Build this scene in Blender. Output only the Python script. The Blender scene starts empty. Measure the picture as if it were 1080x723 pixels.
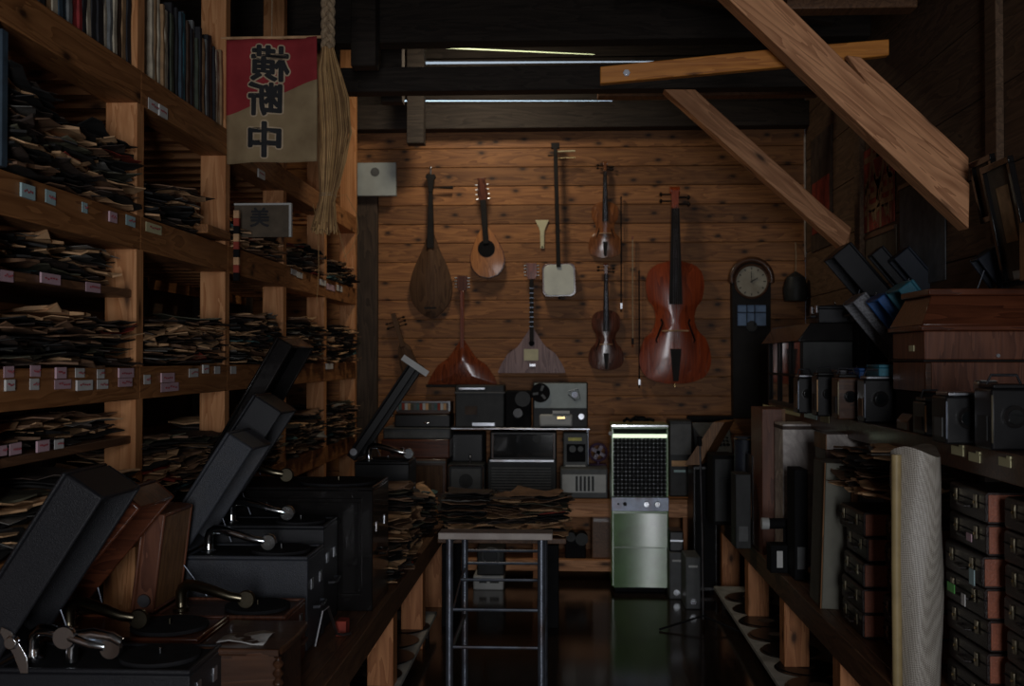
import bpy, math, random
from mathutils import Vector, Matrix, Euler
R = math.radians
C = bpy.context.scene.collection
rnd = random.Random(7)
ORD = ['first', 'second', 'third', 'fourth', 'fifth', 'sixth', 'seventh', 'eighth', 'ninth', 'tenth', 'eleventh', 'twelfth', 'thirteenth', 'fourteenth', 'fifteenth', 'sixteenth', 'seventeenth', 'eighteenth', 'nineteenth', 'twentieth']+['%dth' % i for i in range(21, 60)]

# ---------------- camera, world, lights, exposure ----------------
FPX = 1140.0
CAMZ = 1.40
cd = bpy.data.cameras.new('camera'); cam = bpy.data.objects.new('camera', cd); C.objects.link(cam)
cd.sensor_width = 36; cd.lens = 36*FPX/1080; cd.clip_start = .05
cam.location = (0, 0, CAMZ)
cd.dof.use_dof = True; cd.dof.focus_distance = 3.7; cd.dof.aperture_fstop = 4.5
cam.rotation_euler = (R(90.83), 0, R(2.762))
bpy.context.scene.camera = cam
CM = cam.rotation_euler.to_matrix()
def P(px, py, Y):
    d = CM @ Vector(((px-540)/FPX, -(py-361.5)/FPX, -1))
    return Vector((0, 0, CAMZ)) + d*(Y/d.y)
vs = bpy.context.scene.view_settings
vs.view_transform = 'Standard'; vs.look = 'None'; vs.gamma = 1; vs.use_curve_mapping = False
vs.exposure = 0.0
W = bpy.data.worlds.new('world'); bpy.context.scene.world = W; W.use_nodes = True
W.node_tree.nodes['Background'].inputs[0].default_value = (.62, .75, 1, 1)
W.node_tree.nodes['Background'].inputs[1].default_value = .05
def area(name, loc, target, sx, sy, power, col):
    l = bpy.data.lights.new(name, 'AREA'); l.shape = 'RECTANGLE'; l.size = sx; l.size_y = sy
    l.energy = power; l.color = col
    o = bpy.data.objects.new(name, l); C.objects.link(o); o.location = loc
    o.rotation_euler = (Vector(target)-Vector(loc)).to_track_quat('-Z', 'Y').to_euler(); return o
area('doorway_daylight', (.25, -2.6, 1.35), (-.05, 5, 1.45), .8, 2.2, 84, (.95, .96, 1))
area('hanging_lamp', (-.55, 6.30, 3.34), (-.45, 7.0, 1.9), .3, .25, 9.0, (1, .86, .66))

# ---------------- materials ----------------
MATS = {}
def newmat(name):
    m = bpy.data.materials.new(name); m.use_nodes = True
    nt = m.node_tree; b = nt.nodes['Principled BSDF']; MATS[name] = m; return m, nt, b
def N(nt, t, **k):
    n = nt.nodes.new(t)
    for a, v in k.items(): setattr(n, a, v)
    return n
def L(nt, a, b): nt.links.new(a, b)
def ramp(nt, fac, stops):
    r = N(nt, 'ShaderNodeValToRGB'); L(nt, fac, r.inputs[0])
    e = r.color_ramp.elements
    e[0].position, e[0].color = stops[0][0], (*stops[0][1], 1)
    e[1].position, e[1].color = stops[-1][0], (*stops[-1][1], 1)
    for p, c in stops[1:-1]:
        x = e.new(p); x.color = (*c, 1)
    return r.outputs[0]
def math_n(nt, op, a, b=None, c=None):
    n = N(nt, 'ShaderNodeMath', operation=op)
    for i, v in enumerate((a, b, c)):
        if v is None: continue
        if isinstance(v, (int, float)): n.inputs[i].default_value = v
        else: L(nt, v, n.inputs[i])
    return n.outputs[0]
def mixc(nt, fac, a, b, mode='MIX'):
    n = N(nt, 'ShaderNodeMix', data_type='RGBA', blend_type=mode)
    for s, v in ((n.inputs[0], fac), (n.inputs[6], a), (n.inputs[7], b)):
        if isinstance(v, (int, float)): s.default_value = v
        elif isinstance(v, tuple): s.default_value = (*v, 1)
        else: L(nt, v, s)
    return n.outputs[2]
def plain(name, col, rough=.5, metal=0, var=.25, scale=18, bump=.0, coat=0, spec=.5, dirt=None):
    m, nt, b = newmat(name)
    tc = N(nt, 'ShaderNodeTexCoord'); nz = N(nt, 'ShaderNodeTexNoise')
    nz.inputs['Scale'].default_value = scale; nz.inputs['Detail'].default_value = 5
    L(nt, tc.outputs['Object'], nz.inputs['Vector'])
    c0 = tuple(x*(1-var) for x in col); c1 = tuple(min(1, x*(1+var)) for x in col)
    o = ramp(nt, nz.outputs['Fac'], [(.3, c0), (.7, c1)])
    if dirt:
        n2 = N(nt, 'ShaderNodeTexNoise'); n2.inputs['Scale'].default_value = 6; n2.inputs['Detail'].default_value = 8
        L(nt, tc.outputs['Object'], n2.inputs['Vector'])
        f = ramp(nt, n2.outputs['Fac'], [(.5, (0, 0, 0)), (.7, (.8, .8, .8))])
        o = mixc(nt, f, o, dirt)
    L(nt, o, b.inputs['Base Color'])
    b.inputs['Roughness'].default_value = rough; b.inputs['Metallic'].default_value = metal
    b.inputs['Coat Weight'].default_value = coat; b.inputs['Specular IOR Level'].default_value = spec
    if bump:
        bp = N(nt, 'ShaderNodeBump'); bp.inputs['Strength'].default_value = bump; bp.inputs['Distance'].default_value = .004
        L(nt, nz.outputs['Fac'], bp.inputs['Height']); L(nt, bp.outputs[0], b.inputs['Normal'])
    return m
def wood(name, c1, c2, axis='Y', rough=.6, knots=.0, board=None, coat=0, grain=1.0, spec=.4, bump=.25, kscale=(4.2, 8.5)):
    """procedural timber: grain runs along axis; board=(axis, width) gives each board its own tone"""
    m, nt, b = newmat(name)
    tc = N(nt, 'ShaderNodeTexCoord'); oi = N(nt, 'ShaderNodeObjectInfo')
    co = tc.outputs['Object']
    off = N(nt, 'ShaderNodeVectorMath', operation='ADD'); L(nt, co, off.inputs[0])
    rr = math_n(nt, 'MULTIPLY', oi.outputs['Random'], 17.0); L(nt, rr, off.inputs[1])
    v = off.outputs[0]; bw = None
    if board:
        sp = N(nt, 'ShaderNodeSeparateXYZ'); L(nt, co, sp.inputs[0])
        idx = math_n(nt, 'FLOOR', math_n(nt, 'DIVIDE', sp.outputs[board[0]], board[1]))
        wn = N(nt, 'ShaderNodeTexWhiteNoise', noise_dimensions='1D'); L(nt, idx, wn.inputs['W']); bw = wn.outputs['Value']
        a2 = N(nt, 'ShaderNodeVectorMath', operation='ADD'); L(nt, v, a2.inputs[0])
        sc = N(nt, 'ShaderNodeVectorMath', operation='SCALE'); L(nt, wn.outputs['Color'], sc.inputs[0]); sc.inputs['Scale'].default_value = 30
        L(nt, sc.outputs[0], a2.inputs[1]); v = a2.outputs[0]
    s = [9*grain]*3; s['XYZ'.index(axis)] = .9*grain
    mp = N(nt, 'ShaderNodeMapping'); mp.inputs['Scale'].default_value = s; L(nt, v, mp.inputs['Vector'])
    n1 = N(nt, 'ShaderNodeTexNoise'); n1.inputs['Scale'].default_value = 1.6; n1.inputs['Detail'].default_value = 3; n1.inputs['Distortion'].default_value = .8
    L(nt, mp.outputs[0], n1.inputs['Vector'])
    rings = math_n(nt, 'FRACT', math_n(nt, 'MULTIPLY', n1.outputs['Fac'], 7.0))
    s2 = [70*grain]*3; s2['XYZ'.index(axis)] = 3*grain
    mp2 = N(nt, 'ShaderNodeMapping'); mp2.inputs['Scale'].default_value = s2; L(nt, v, mp2.inputs['Vector'])
    n2 = N(nt, 'ShaderNodeTexNoise'); n2.inputs['Scale'].default_value = 1; n2.inputs['Detail'].default_value = 4
    L(nt, mp2.outputs[0], n2.inputs['Vector'])
    f = math_n(nt, 'ADD', math_n(nt, 'MULTIPLY', rings, .45), math_n(nt, 'MULTIPLY', n2.outputs['Fac'], .55))
    col = ramp(nt, f, [(.2, c1), (.75, c2)])
    if bw is not None:
        k = math_n(nt, 'ADD', math_n(nt, 'MULTIPLY', bw, .5), .72)
        cmb = N(nt, 'ShaderNodeVectorMath', operation='SCALE'); L(nt, col, cmb.inputs[0]); L(nt, k, cmb.inputs['Scale']); col = cmb.outputs[0]
    if knots:
        s4 = N(nt, 'ShaderNodeSeparateXYZ'); L(nt, v, s4.inputs[0]); gi = 'XYZ'.index(axis); ot = [i for i in range(3) if i != gi]
        wob = math_n(nt, 'MULTIPLY', n2.outputs['Fac'], .08)
        cm = N(nt, 'ShaderNodeCombineXYZ'); L(nt, math_n(nt, 'ADD', math_n(nt, 'MULTIPLY', s4.outputs[gi], kscale[0]), wob), cm.inputs[0])
        L(nt, math_n(nt, 'ADD', math_n(nt, 'MULTIPLY', math_n(nt, 'ADD', s4.outputs[ot[0]], s4.outputs[ot[1]]), kscale[1]), wob), cm.inputs[1])
        vo = N(nt, 'ShaderNodeTexVoronoi', voronoi_dimensions='2D'); vo.inputs['Scale'].default_value = 1; L(nt, cm.outputs[0], vo.inputs['Vector'])
        d = ramp(nt, vo.outputs['Distance'], [(.05, (1, 1, 1)), (.13, (.35, .35, .35)), (.24, (0, 0, 0))])
        wv = N(nt, 'ShaderNodeSeparateColor'); L(nt, vo.outputs['Color'], wv.inputs[0])
        pick = math_n(nt, 'GREATER_THAN', wv.outputs[0], 1-knots)
        col = mixc(nt, math_n(nt, 'MULTIPLY', math_n(nt, 'MULTIPLY', d, pick), .95), col, tuple(x*.16 for x in c1))
    L(nt, col, b.inputs['Base Color']); b.inputs['Roughness'].default_value = rough
    b.inputs['Coat Weight'].default_value = coat; b.inputs['Coat Roughness'].default_value = .12
    b.inputs['Specular IOR Level'].default_value = spec
    bp = N(nt, 'ShaderNodeBump'); bp.inputs['Strength'].default_value = bump; bp.inputs['Distance'].default_value = .002
    L(nt, f, bp.inputs['Height']); L(nt, bp.outputs[0], b.inputs['Normal'])
    return m
def emit(name, col, s):
    m, nt, b = newmat(name); b.inputs['Base Color'].default_value = (0, 0, 0, 1)
    b.inputs['Emission Color'].default_value = (*col, 1); b.inputs['Emission Strength'].default_value = s; return m

wood('cedar_x', (.26, .10, .030), (.55, .25, .10), 'X', knots=.5)
wood('cedar_y', (.20, .075, .022), (.42, .185, .065), 'Y', knots=.4)
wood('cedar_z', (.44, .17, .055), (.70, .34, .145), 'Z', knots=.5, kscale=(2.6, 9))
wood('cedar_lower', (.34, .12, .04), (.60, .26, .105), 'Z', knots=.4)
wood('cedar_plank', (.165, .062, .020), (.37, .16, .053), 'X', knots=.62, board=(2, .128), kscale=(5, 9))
wood('dark_timber', (.018, .013, .010), (.045, .034, .026), 'X', rough=.8)
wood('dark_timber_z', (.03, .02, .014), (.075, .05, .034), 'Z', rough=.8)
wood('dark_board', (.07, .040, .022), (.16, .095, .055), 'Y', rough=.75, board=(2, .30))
wood('bench_wood', (.085, .04, .02), (.20, .10, .05), 'Y', rough=.45)
wood('floor_wood', (.016, .010, .007), (.038, .024, .016), 'Y', rough=.13, board=(0, .15), spec=.7, bump=.1)
wood('orange_beam', (.42, .14, .025), (.75, .30, .06), 'X', rough=.4, knots=.3)
wood('pink_cedar', (.40, .165, .07), (.82, .41, .20), 'X', rough=.6, knots=.45, kscale=(3, 9))
wood('mahogany', (.055, .016, .008), (.15, .045, .020), 'X', rough=.28, coat=.3)
wood('mahogany_z', (.09, .03, .016), (.20, .075, .04), 'Z', rough=.45, coat=.1)
wood('walnut', (.040, .017, .009), (.11, .048, .024), 'X', rough=.4, coat=.2)
wood('oak', (.16, .075, .03), (.34, .17, .07), 'Z', rough=.5)
wood('lute_brown', (.06, .03, .016), (.125, .066, .034), 'Z', rough=.6, spec=.2)
wood('balalaika_red', (.10, .022, .010), (.25, .06, .022), 'Z', rough=.22, coat=.5)
wood('balalaika_grey', (.17, .11, .115), (.36, .25, .25), 'Z', rough=.5)
wood('violin_brown', (.13, .045, .018), (.30, .11, .04), 'Z', rough=.2, coat=.6)
wood('violin_dark', (.06, .022, .014), (.15, .05, .03), 'Z', rough=.2, coat=.6)
wood('cello_red', (.17, .026, .008), (.38, .065, .016), 'Z', rough=.3, coat=.5)
wood('mandolin_top', (.30, .11, .03), (.50, .20, .06), 'Z', rough=.4, coat=.2)
plain('black_leatherette', (.018, .019, .023), .42, bump=.35, scale=420, var=.3, spec=.35)
plain('grey_leatherette', (.045, .050, .062), .45, bump=.45, scale=380, var=.35, dirt=(.06, .058, .06), spec=.4)
plain('navy_leatherette', (.020, .026, .040), .45, bump=.35, scale=420, spec=.35)
plain('blue_leatherette', (.03, .12, .36), .5, bump=.3, scale=300)
plain('teal_leatherette', (.04, .20, .28), .5, bump=.3, scale=300)
plain('black_paint', (.010, .010, .011), .35, var=.2, spec=.35)
plain('matte_black', (.007, .007, .008), .75, spec=.15)
plain('black_gloss', (.010, .009, .009), .2, coat=.3, spec=.3)
plain('ebony', (.012, .010, .009), .6, spec=.2)
plain('felt', (.022, .022, .024), .95, spec=.1)
plain('chrome', (.88, .92, 1.0), .16, 1, var=.08)
plain('steel', (.46, .48, .52), .32, 1, dirt=(.18, .13, .1))
plain('dull_steel', (.16, .18, .22), .38, .7, dirt=(.10, .06, .04))
plain('brass', (.55, .40, .18), .25, 1)
plain('old_brass', (.22, .19, .13), .3, 1)
plain('rust', (.16, .06, .025), .8)
plain('paper_white', (.66, .66, .64), .8, var=.06)
plain('paper_pink', (.62, .42, .48), .8, var=.06)
plain('paper_blue', (.42, .60, .62), .8, var=.06)
plain('paper_yellow', (.66, .62, .36), .8, var=.06)
plain('ink', (.02, .02, .022), .8)
plain('ink_red', (.45, .06, .08), .8)
plain('straw', (.42, .25, .10), .8, var=.3, scale=9)
plain('rope', (.36, .26, .16), .9, var=.3, scale=90)
plain('grey_box', (.36, .40, .39), .6, var=.08)
plain('tape_grey', (.36, .42, .41), .45, var=.1, dirt=(.22, .24, .22))
plain('cream', (.62, .58, .36), .5, var=.1)
plain('skin_white', (.66, .68, .58), .4, var=.15, scale=9)
plain('green_paint', (.105, .235, .07), .3, var=.22, scale=5, coat=.25, dirt=(.06, .11, .035))
plain('machine_grey', (.10, .105, .105), .5, var=.2, spec=.35)
plain('machine_dark', (.026, .028, .028), .5, var=.3, spec=.3)
plain('light_plastic', (.50, .51, .49), .5, var=.08)
plain('screen_glass', (.01, .012, .013), .08, coat=1)
plain('clock_face', (.42, .39, .30), .6, var=.12, dirt=(.24, .20, .14))
plain('glass_dark', (.02, .022, .025), .05, coat=1)
plain('purple_plastic', (.10, .055, .11), .4)
plain('vinyl', (.008, .008, .009), .3, spec=.3)
plain('shelf_paper', (.42, .42, .39), .7, var=.15, dirt=(.2, .19, .17))
plain('poster_grey', (.14, .15, .16), .8, dirt=(.09, .09, .09))
plain('poster_brown', (.10, .075, .05), .8)
plain('yellow_light', (.8, .72, .15), .5)
for nm, c in dict(sl_black=(.012, .011, .010), sl_dark=(.06, .04, .03), sl_brown=(.22, .12, .065), sl_tan=(.62, .37, .19),
                  sl_olive=(.10, .095, .06), sl_red=(.30, .04, .022), sl_teal=(.07, .15, .15), sl_grey=(.22, .21, .19)).items():
    plain(nm, c, .75, var=.45, scale=14, bump=.3, dirt=tuple(x*.35 for x in c))
for nm, c in dict(spine_cream=(.50, .44, .33), spine_tan=(.36, .22, .11), spine_black=(.02, .02, .024), spine_blue=(.04, .07, .10), spine_teal=(.03, .13, .17),
                  spine_red=(.30, .03, .03), spine_grey=(.17, .18, .18), spine_brown=(.07, .04, .025), spine_olive=(.06, .075, .05)).items():
    plain(nm, c, .7, var=.35, scale=20, bump=.3, dirt=tuple(x*.4 for x in c))
M = MATS
# special materials
def m_flag():
    m, nt, b = newmat('flag_cloth'); tc = N(nt, 'ShaderNodeTexCoord'); sp = N(nt, 'ShaderNodeSeparateXYZ'); L(nt, tc.outputs['Object'], sp.inputs[0])
    nz = N(nt, 'ShaderNodeTexNoise'); nz.inputs['Scale'].default_value = 8; nz.inputs['Detail'].default_value = 6; L(nt, tc.outputs['Object'], nz.inputs['Vector'])
    line = math_n(nt, 'ADD', math_n(nt, 'MULTIPLY', sp.outputs[0], .36), math_n(nt, 'MULTIPLY', math_n(nt, 'SINE', math_n(nt, 'MULTIPLY', sp.outputs[0], 15.0)), .010))
    t = math_n(nt, 'GREATER_THAN', math_n(nt, 'SUBTRACT', sp.outputs[2], line), .012)
    red = ramp(nt, nz.outputs['Fac'], [(.3, (.28, .022, .028)), (.7, (.40, .04, .045))])
    be = ramp(nt, nz.outputs['Fac'], [(.3, (.26, .18, .095)), (.7, (.42, .31, .17))])
    L(nt, mixc(nt, t, be, red), b.inputs['Base Color']); b.inputs['Roughness'].default_value = .9
m_flag()
def m_marble(name, c1, c2, sc=6):
    m, nt, b = newmat(name); tc = N(nt, 'ShaderNodeTexCoord'); nz = N(nt, 'ShaderNodeTexNoise'); nz.inputs['Scale'].default_value = sc
    nz.inputs['Detail'].default_value = 8; nz.inputs['Distortion'].default_value = 1.5; L(nt, tc.outputs['Object'], nz.inputs['Vector'])
    L(nt, ramp(nt, nz.outputs['Fac'], [(.38, c1), (.5, c2), (.62, c1)]), b.inputs['Base Color']); b.inputs['Roughness'].default_value = .6
m_marble('marbled_paper', (.72, .67, .62), (.42, .37, .35))
m_marble('banner_red', (.26, .035, .03), (.40, .30, .19), 9)
def m_mesh():   # woven plastic sheet
    m, nt, b = newmat('woven_sheet'); tc = N(nt, 'ShaderNodeTexCoord'); br = N(nt, 'ShaderNodeTexChecker'); br.inputs['Scale'].default_value = 230
    mp = N(nt, 'ShaderNodeMapping'); mp.inputs['Rotation'].default_value = (.6, .7, .78); L(nt, tc.outputs['Object'], mp.inputs['Vector']); L(nt, mp.outputs[0], br.inputs['Vector'])
    br.inputs['Color1'].default_value = (.52, .48, .42, 1); br.inputs['Color2'].default_value = (.27, .24, .20, 1)
    L(nt, br.outputs[0], b.inputs['Base Color']); b.inputs['Roughness'].default_value = .45
m_mesh()
plain('roll_warm_light', (.40, .30, .14), .5, var=.15)  # warm light on the roll's left edge, held in the colour

# ---------------- geometry helpers ----------------
class MB:
    def __init__(s): s.v = []; s.f = []; s.mi = []; s.cur = 0
    def add(s, vs, fs, M4=None):
        n = len(s.v)
        s.v += [tuple((M4 @ Vector(v)) if M4 else v) for v in vs]
        for f in fs: s.f.append([i+n for i in f]); s.mi.append(s.cur)
        return s
    def box(s, x0, x1, y0, y1, z0, z1, M4=None):
        vs = [(x, y, z) for z in (z0, z1) for y in (y0, y1) for x in (x0, x1)]
        return s.add(vs, [(0, 2, 3, 1), (4, 5, 7, 6), (0, 1, 5, 4), (2, 6, 7, 3), (0, 4, 6, 2), (1, 3, 7, 5)], M4)
    def prism(s, pts, a0, a1, axis='Y', M4=None):
        """outline pts (u,v) extruded along axis"""
        def m(u, v, a): return {'Y': (u, a, v), 'X': (a, u, v), 'Z': (u, v, a)}[axis]
        n = len(pts); vs = [m(u, v, a0) for u, v in pts]+[m(u, v, a1) for u, v in pts]
        fs = [tuple(range(n)), tuple(range(2*n-1, n-1, -1))]+[(i, i+n, (i+1) % n+n, (i+1) % n) for i in range(n)]
        return s.add(vs, fs, M4)
    def cyl(s, p0, p1, r0, r1=None, n=20, M4=None): return s.tube([p0, p1], [r0, r0 if r1 is None else r1], n, M4)
    def tube(s, pts, r, n=12, M4=None, closed=False):
        pts = [Vector(p) for p in pts]; k = len(pts)
        if isinstance(r, (int, float)): r = [r]*k
        vs = []; fs = []; up = None
        for i, p in enumerate(pts):
            if closed: d = pts[(i+1) % k]-pts[i-1]
            else: d = pts[min(i+1, k-1)]-pts[max(i-1, 0)]
            if d.length < 1e-9: d = Vector((0, 0, 1))
            d.normalize()
            if up is None: up = Vector((0, 0, 1)) if abs(d.z) < .9 else Vector((1, 0, 0))
            a = d.cross(up)
            if a.length < 1e-6: a = d.orthogonal()
            a.normalize(); b = d.cross(a).normalized(); up = -b if up.dot(-b) > 0 else b
            b = up if True else b; a = d.cross(up).normalized()
            for j in range(n):
                t = 2*math.pi*j/n; vs.append(p+(a*math.cos(t)+up*math.sin(t))*r[i])
        for i in range(k if closed else k-1):
            for j in range(n):
                i2 = (i+1) % k
                fs.append((i*n+j, i*n+(j+1) % n, i2*n+(j+1) % n, i2*n+j))
        if not closed: fs += [tuple(range(n))[::-1], tuple(range((k-1)*n, k*n))]
        return s.add(vs, fs, M4)
    def lathe(s, prof, c=(0, 0, 0), axis='Z', n=28, M4=None):
        vs = []; fs = []; k = len(prof)
        for r, h in prof:
            for j in range(n):
                t = 2*math.pi*j/n; x, y = r*math.cos(t), r*math.sin(t)
                v = {'Z': (x, y, h), 'Y': (x, h, y), 'X': (h, x, y)}[axis]; vs.append((v[0]+c[0], v[1]+c[1], v[2]+c[2]))
        for i in range(k-1):
            for j in range(n): fs.append((i*n+j, i*n+(j+1) % n, (i+1)*n+(j+1) % n, (i+1)*n+j))
        fs += [tuple(range(n)), tuple(range((k-1)*n, k*n))]
        return s.add(vs, fs, M4)
    def sph(s, c, r, n=14, sc=(1, 1, 1)):
        pr = [(max(1e-4, math.sin(math.pi*i/8))*r, -math.cos(math.pi*i/8)*r) for i in range(9)]
        return s.lathe(pr, (0, 0, 0), 'Z', n, Matrix.Translation(c) @ Matrix.Diagonal((*sc, 1)))
    def build_each(s, name, mat, parent, **k):
        """every connected piece becomes a part of its own"""
        p = list(range(len(s.v)))
        def find(i):
            while p[i] != i: p[i] = p[p[i]]; i = p[i]
            return i
        for f in s.f:
            for q in f[1:]: p[find(q)] = find(f[0])
        g = {}
        for f in s.f: g.setdefault(find(f[0]), []).append(f)
        for fs in g.values():
            ids = sorted({i for f in fs for i in f}); mp = {v: j for j, v in enumerate(ids)}; m = MB()
            m.add([s.v[i] for i in ids], [[mp[i] for i in f] for f in fs]); m.build(name, mat, parent, **k)
    def build(s, name, mat, parent=None, label=None, cat=None, group=None, kind=None, loc=(0, 0, 0), rot=(0, 0, 0), bevel=0, smooth=True, mats=None):
        me = bpy.data.meshes.new(name); me.from_pydata(s.v, [], s.f)
        for m in (mats or [mat]): me.materials.append(M[m] if isinstance(m, str) else m)
        if mats: me.polygons.foreach_set('material_index', s.mi)
        import bmesh
        b = bmesh.new(); b.from_mesh(me); bmesh.ops.recalc_face_normals(b, faces=b.faces); b.to_mesh(me); b.free()
        if smooth:
            me.polygons.foreach_set('use_smooth', [True]*len(me.polygons))
            try: me.set_sharp_from_angle(angle=R(38))
            except Exception: pass
        o = bpy.data.objects.new(name, me); C.objects.link(o); o.location = loc; o.rotation_euler = rot
        if parent: o.parent = parent
        if bevel:
            bv = o.modifiers.new('bevel', 'BEVEL'); bv.width = bevel; bv.segments = 2; bv.limit_method = 'ANGLE'
        tag(o, label, cat, group, kind); return o
def tag(o, label=None, cat=None, group=None, kind=None):
    for k, v in (('label', label), ('category', cat), ('group', group), ('kind', kind)):
        if v: o[k] = v
    return o
def T(name, label, cat, loc=(0, 0, 0), rotz=0, group=None):
    o = bpy.data.objects.new(name, None); C.objects.link(o); o.location = loc; o.rotation_euler = (0, 0, rotz); o.empty_display_size = .05
    return tag(o, label, cat, group)
def dup(root, loc=None, rot=None, label=None, group=None):
    r = root.copy(); C.objects.link(r)
    if loc is not None: r.location = loc
    if rot is not None: r.rotation_euler = rot
    if label: r['label'] = label
    if group: r['group'] = group
    for ch in list(root.children):
        c = ch.copy(); C.objects.link(c); c.parent = r
        for g in ch.children:
            d = g.copy(); C.objects.link(d); d.parent = c
    return r
def bx(name, mat, x0, x1, y0, y1, z0, z1, parent=None, bevel=.003, **k): return MB().box(x0, x1, y0, y1, z0, z1).build(name, mat, parent, bevel=bevel, **k)
def arc(cx, cz, r, a0, a1, n=10): return [(cx+r*math.cos(R(a0+(a1-a0)*i/n)), cz+r*math.sin(R(a0+(a1-a0)*i/n))) for i in range(n+1)]
def frame_m(o, ux, uy, uz):   # matrix from origin and axes
    return Matrix.Translation(o) @ Matrix((ux, uy, uz)).transposed().to_4x4()
def struct(o): o['kind'] = 'structure'; return o

# ---------------- the room ----------------
BACK = 7.25; RW = 1.60; LW = -2.15
struct(bx('floor', 'floor_wood', LW-.1, RW+.1, -3.1, BACK+.1, -.1, 0, bevel=0))
m = MB(); z = 0
while z < 3.0:
    m.box(LW, RW, BACK, BACK+.03, z+.0015, z+.1265); z += .128
m.box(LW, RW, BACK+.012, BACK+.05, 0, 3.0)
struct(m.build('wall_back', 'cedar_plank', bevel=.004))
# wall above the planking, with three long slits of daylight
b = P(0, 0, BACK)
def zb(py): return P(540, py, BACK).z
slits = [('window_1', 425, 646, 106, 106, .013), ('window_2', 448, 690, 66, 64.5, .022), ('window_3', 425, 627, 48, 57, .016)]
m = MB(); edges = [3.0]
for _, x0, x1, y0, y1, th in slits: edges += [zb((y0+y1)/2)-.03, zb((y0+y1)/2)+.03]
edges[-2] -= .03; edges[-1] += .03
edges.append(4.4)
for a, c in zip(edges[::2], edges[1::2]): m.box(LW, RW, BACK, BACK+.05, a, c)
for nm, x0, x1, y0, y1, th in slits:
    a = P(x0, y0, BACK); c = P(x1, y1, BACK); w = MB(); h = th/2
    w.prism([(a.x, a.z-h), (c.x, c.z-h*.5), (c.x, c.z+h*.5), (a.x, a.z+h)], BACK+.02, BACK+.03)
    col = {'window_1': (.62, .82, 1), 'window_2': (.5, .6, .72), 'window_3': (.95, 1, .55)}[nm]
    struct(w.build(nm, emit('slit_'+nm, col, {'window_1': 1.6, 'window_2': .8, 'window_3': 1.7}[nm])))
    zc = (a.z+c.z)/2; zl = [e for e in edges]
    lo = max(e for e in edges[1::2] if e < zc+.001); hi = min(e for e in edges[::2] if e > zc)
    m.prism([(LW, lo), (LW, hi), (a.x, hi), (a.x, lo)], BACK, BACK+.05); m.prism([(c.x, lo), (c.x, hi), (RW, hi), (RW, lo)], BACK, BACK+.05)
    m.prism([(a.x, lo), (a.x, a.z-h), (c.x, c.z-h*.5), (c.x, lo)], BACK, BACK+.05)
    m.prism([(a.x, hi), (a.x, a.z+h), (c.x, c.z+h*.5), (c.x, hi)], BACK, BACK+.05)
struct(m.build('wall_gable', 'dark_timber', smooth=False))
m = MB()
for i in range(15): m.box(RW, RW+.03, -3.1, BACK, i*.30+.002, i*.30+.298)
m.box(RW+.015, RW+.06, -3.1, BACK, 0, 4.4)
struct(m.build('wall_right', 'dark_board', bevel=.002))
m = MB()
for i in range(15): m.box(LW-.03, LW, -3.1, BACK, i*.30+.002, i*.30+.298)
m.box(LW-.06, LW-.015, -3.1, BACK, 0, 4.4)
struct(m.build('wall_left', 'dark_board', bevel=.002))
m = MB()   # wall behind the camera with the open doorway
m.box(LW, .0, -3.1, -3.0, 0, 4.4); m.box(1.1, RW, -3.1, -3.0, 0, 4.4); m.box(0, 1.1, -3.1, -3.0, 2.7, 4.4); m.box(0, 1.1, -3.1, -3.0, 0, .4)
struct(m.build('wall_front', 'dark_board', smooth=False))
m = MB(); m.box(LW-.1, RW+.1, -3.1, BACK+.05, 4.0, 4.06)
struct(m.build('ceiling', 'dark_timber', smooth=False))
# right wall posts
for Y, w in ((2.23, 'near the frames'), (4.05, 'under the nearer diagonal brace'), (5.87, 'under the farther diagonal brace')):
    bx('wall_post', 'dark_board', RW-.03, RW-.001, Y-.05, Y+.055, 0, 3.9, label='dark upright timber post on the right wall '+w, cat='post')
bx('wall_post', 'dark_timber_z', P(374, 0, 7.18).x, P(398, 0, 7.18).x, 7.19, BACK-.001, 0, 2.5, label='dark brown upright timber at the left end of the planked wall', cat='post')
# roof timbers
def beam(x0, x1, y0, y1, z0, z1, label, mat='dark_timber', name='roof_beam'):
    return bx(name, mat, x0, x1, y0, y1, z0, z1, bevel=.004, label=label, cat='beam')
zz = lambda py, Y: P(540, py, Y).z
beam(LW, RW, 7.12, 7.245, zz(135, 7.12), zz(109, 7.12), 'black header beam across the top of the planked wall')
beam(LW, RW, 5.87, 5.98, zz(95, 5.87), zz(69, 5.87), 'dark tie beam above the farther diagonal brace')
beam(LW, RW, 5.70, 5.83, zz(43, 5.7), zz(15, 5.7)+.1, 'thick dark beam across the room above the daylight slits')
beam(LW, RW, 4.05, 4.17, 2.86, 3.02, 'tie beam above the nearer diagonal brace')
beam(P(405, 0, 6.3).x, P(427, 0, 6.3).x, 6.2, 6.3, zz(110, 6.3), zz(40, 6.3)+.5, 'short dark timber hanger left of the daylight slits', 'dark_timber', 'roof_strut')
beam(P(429, 0, 6.9).x, P(447, 0, 6.9).x, 6.9, 7.0, zz(150, 6.9), 4.0, 'dark vertical timber hanging down over the daylight slits', 'dark_timber', 'roof_strut')
beam(P(372, 0, 5.5).x, P(398, 0, 5.5).x, 5.45, 5.55, zz(70, 5.5), 4.0, 'dark vertical roof timber behind the straw bundle', 'dark_timber', 'roof_strut')
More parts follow.
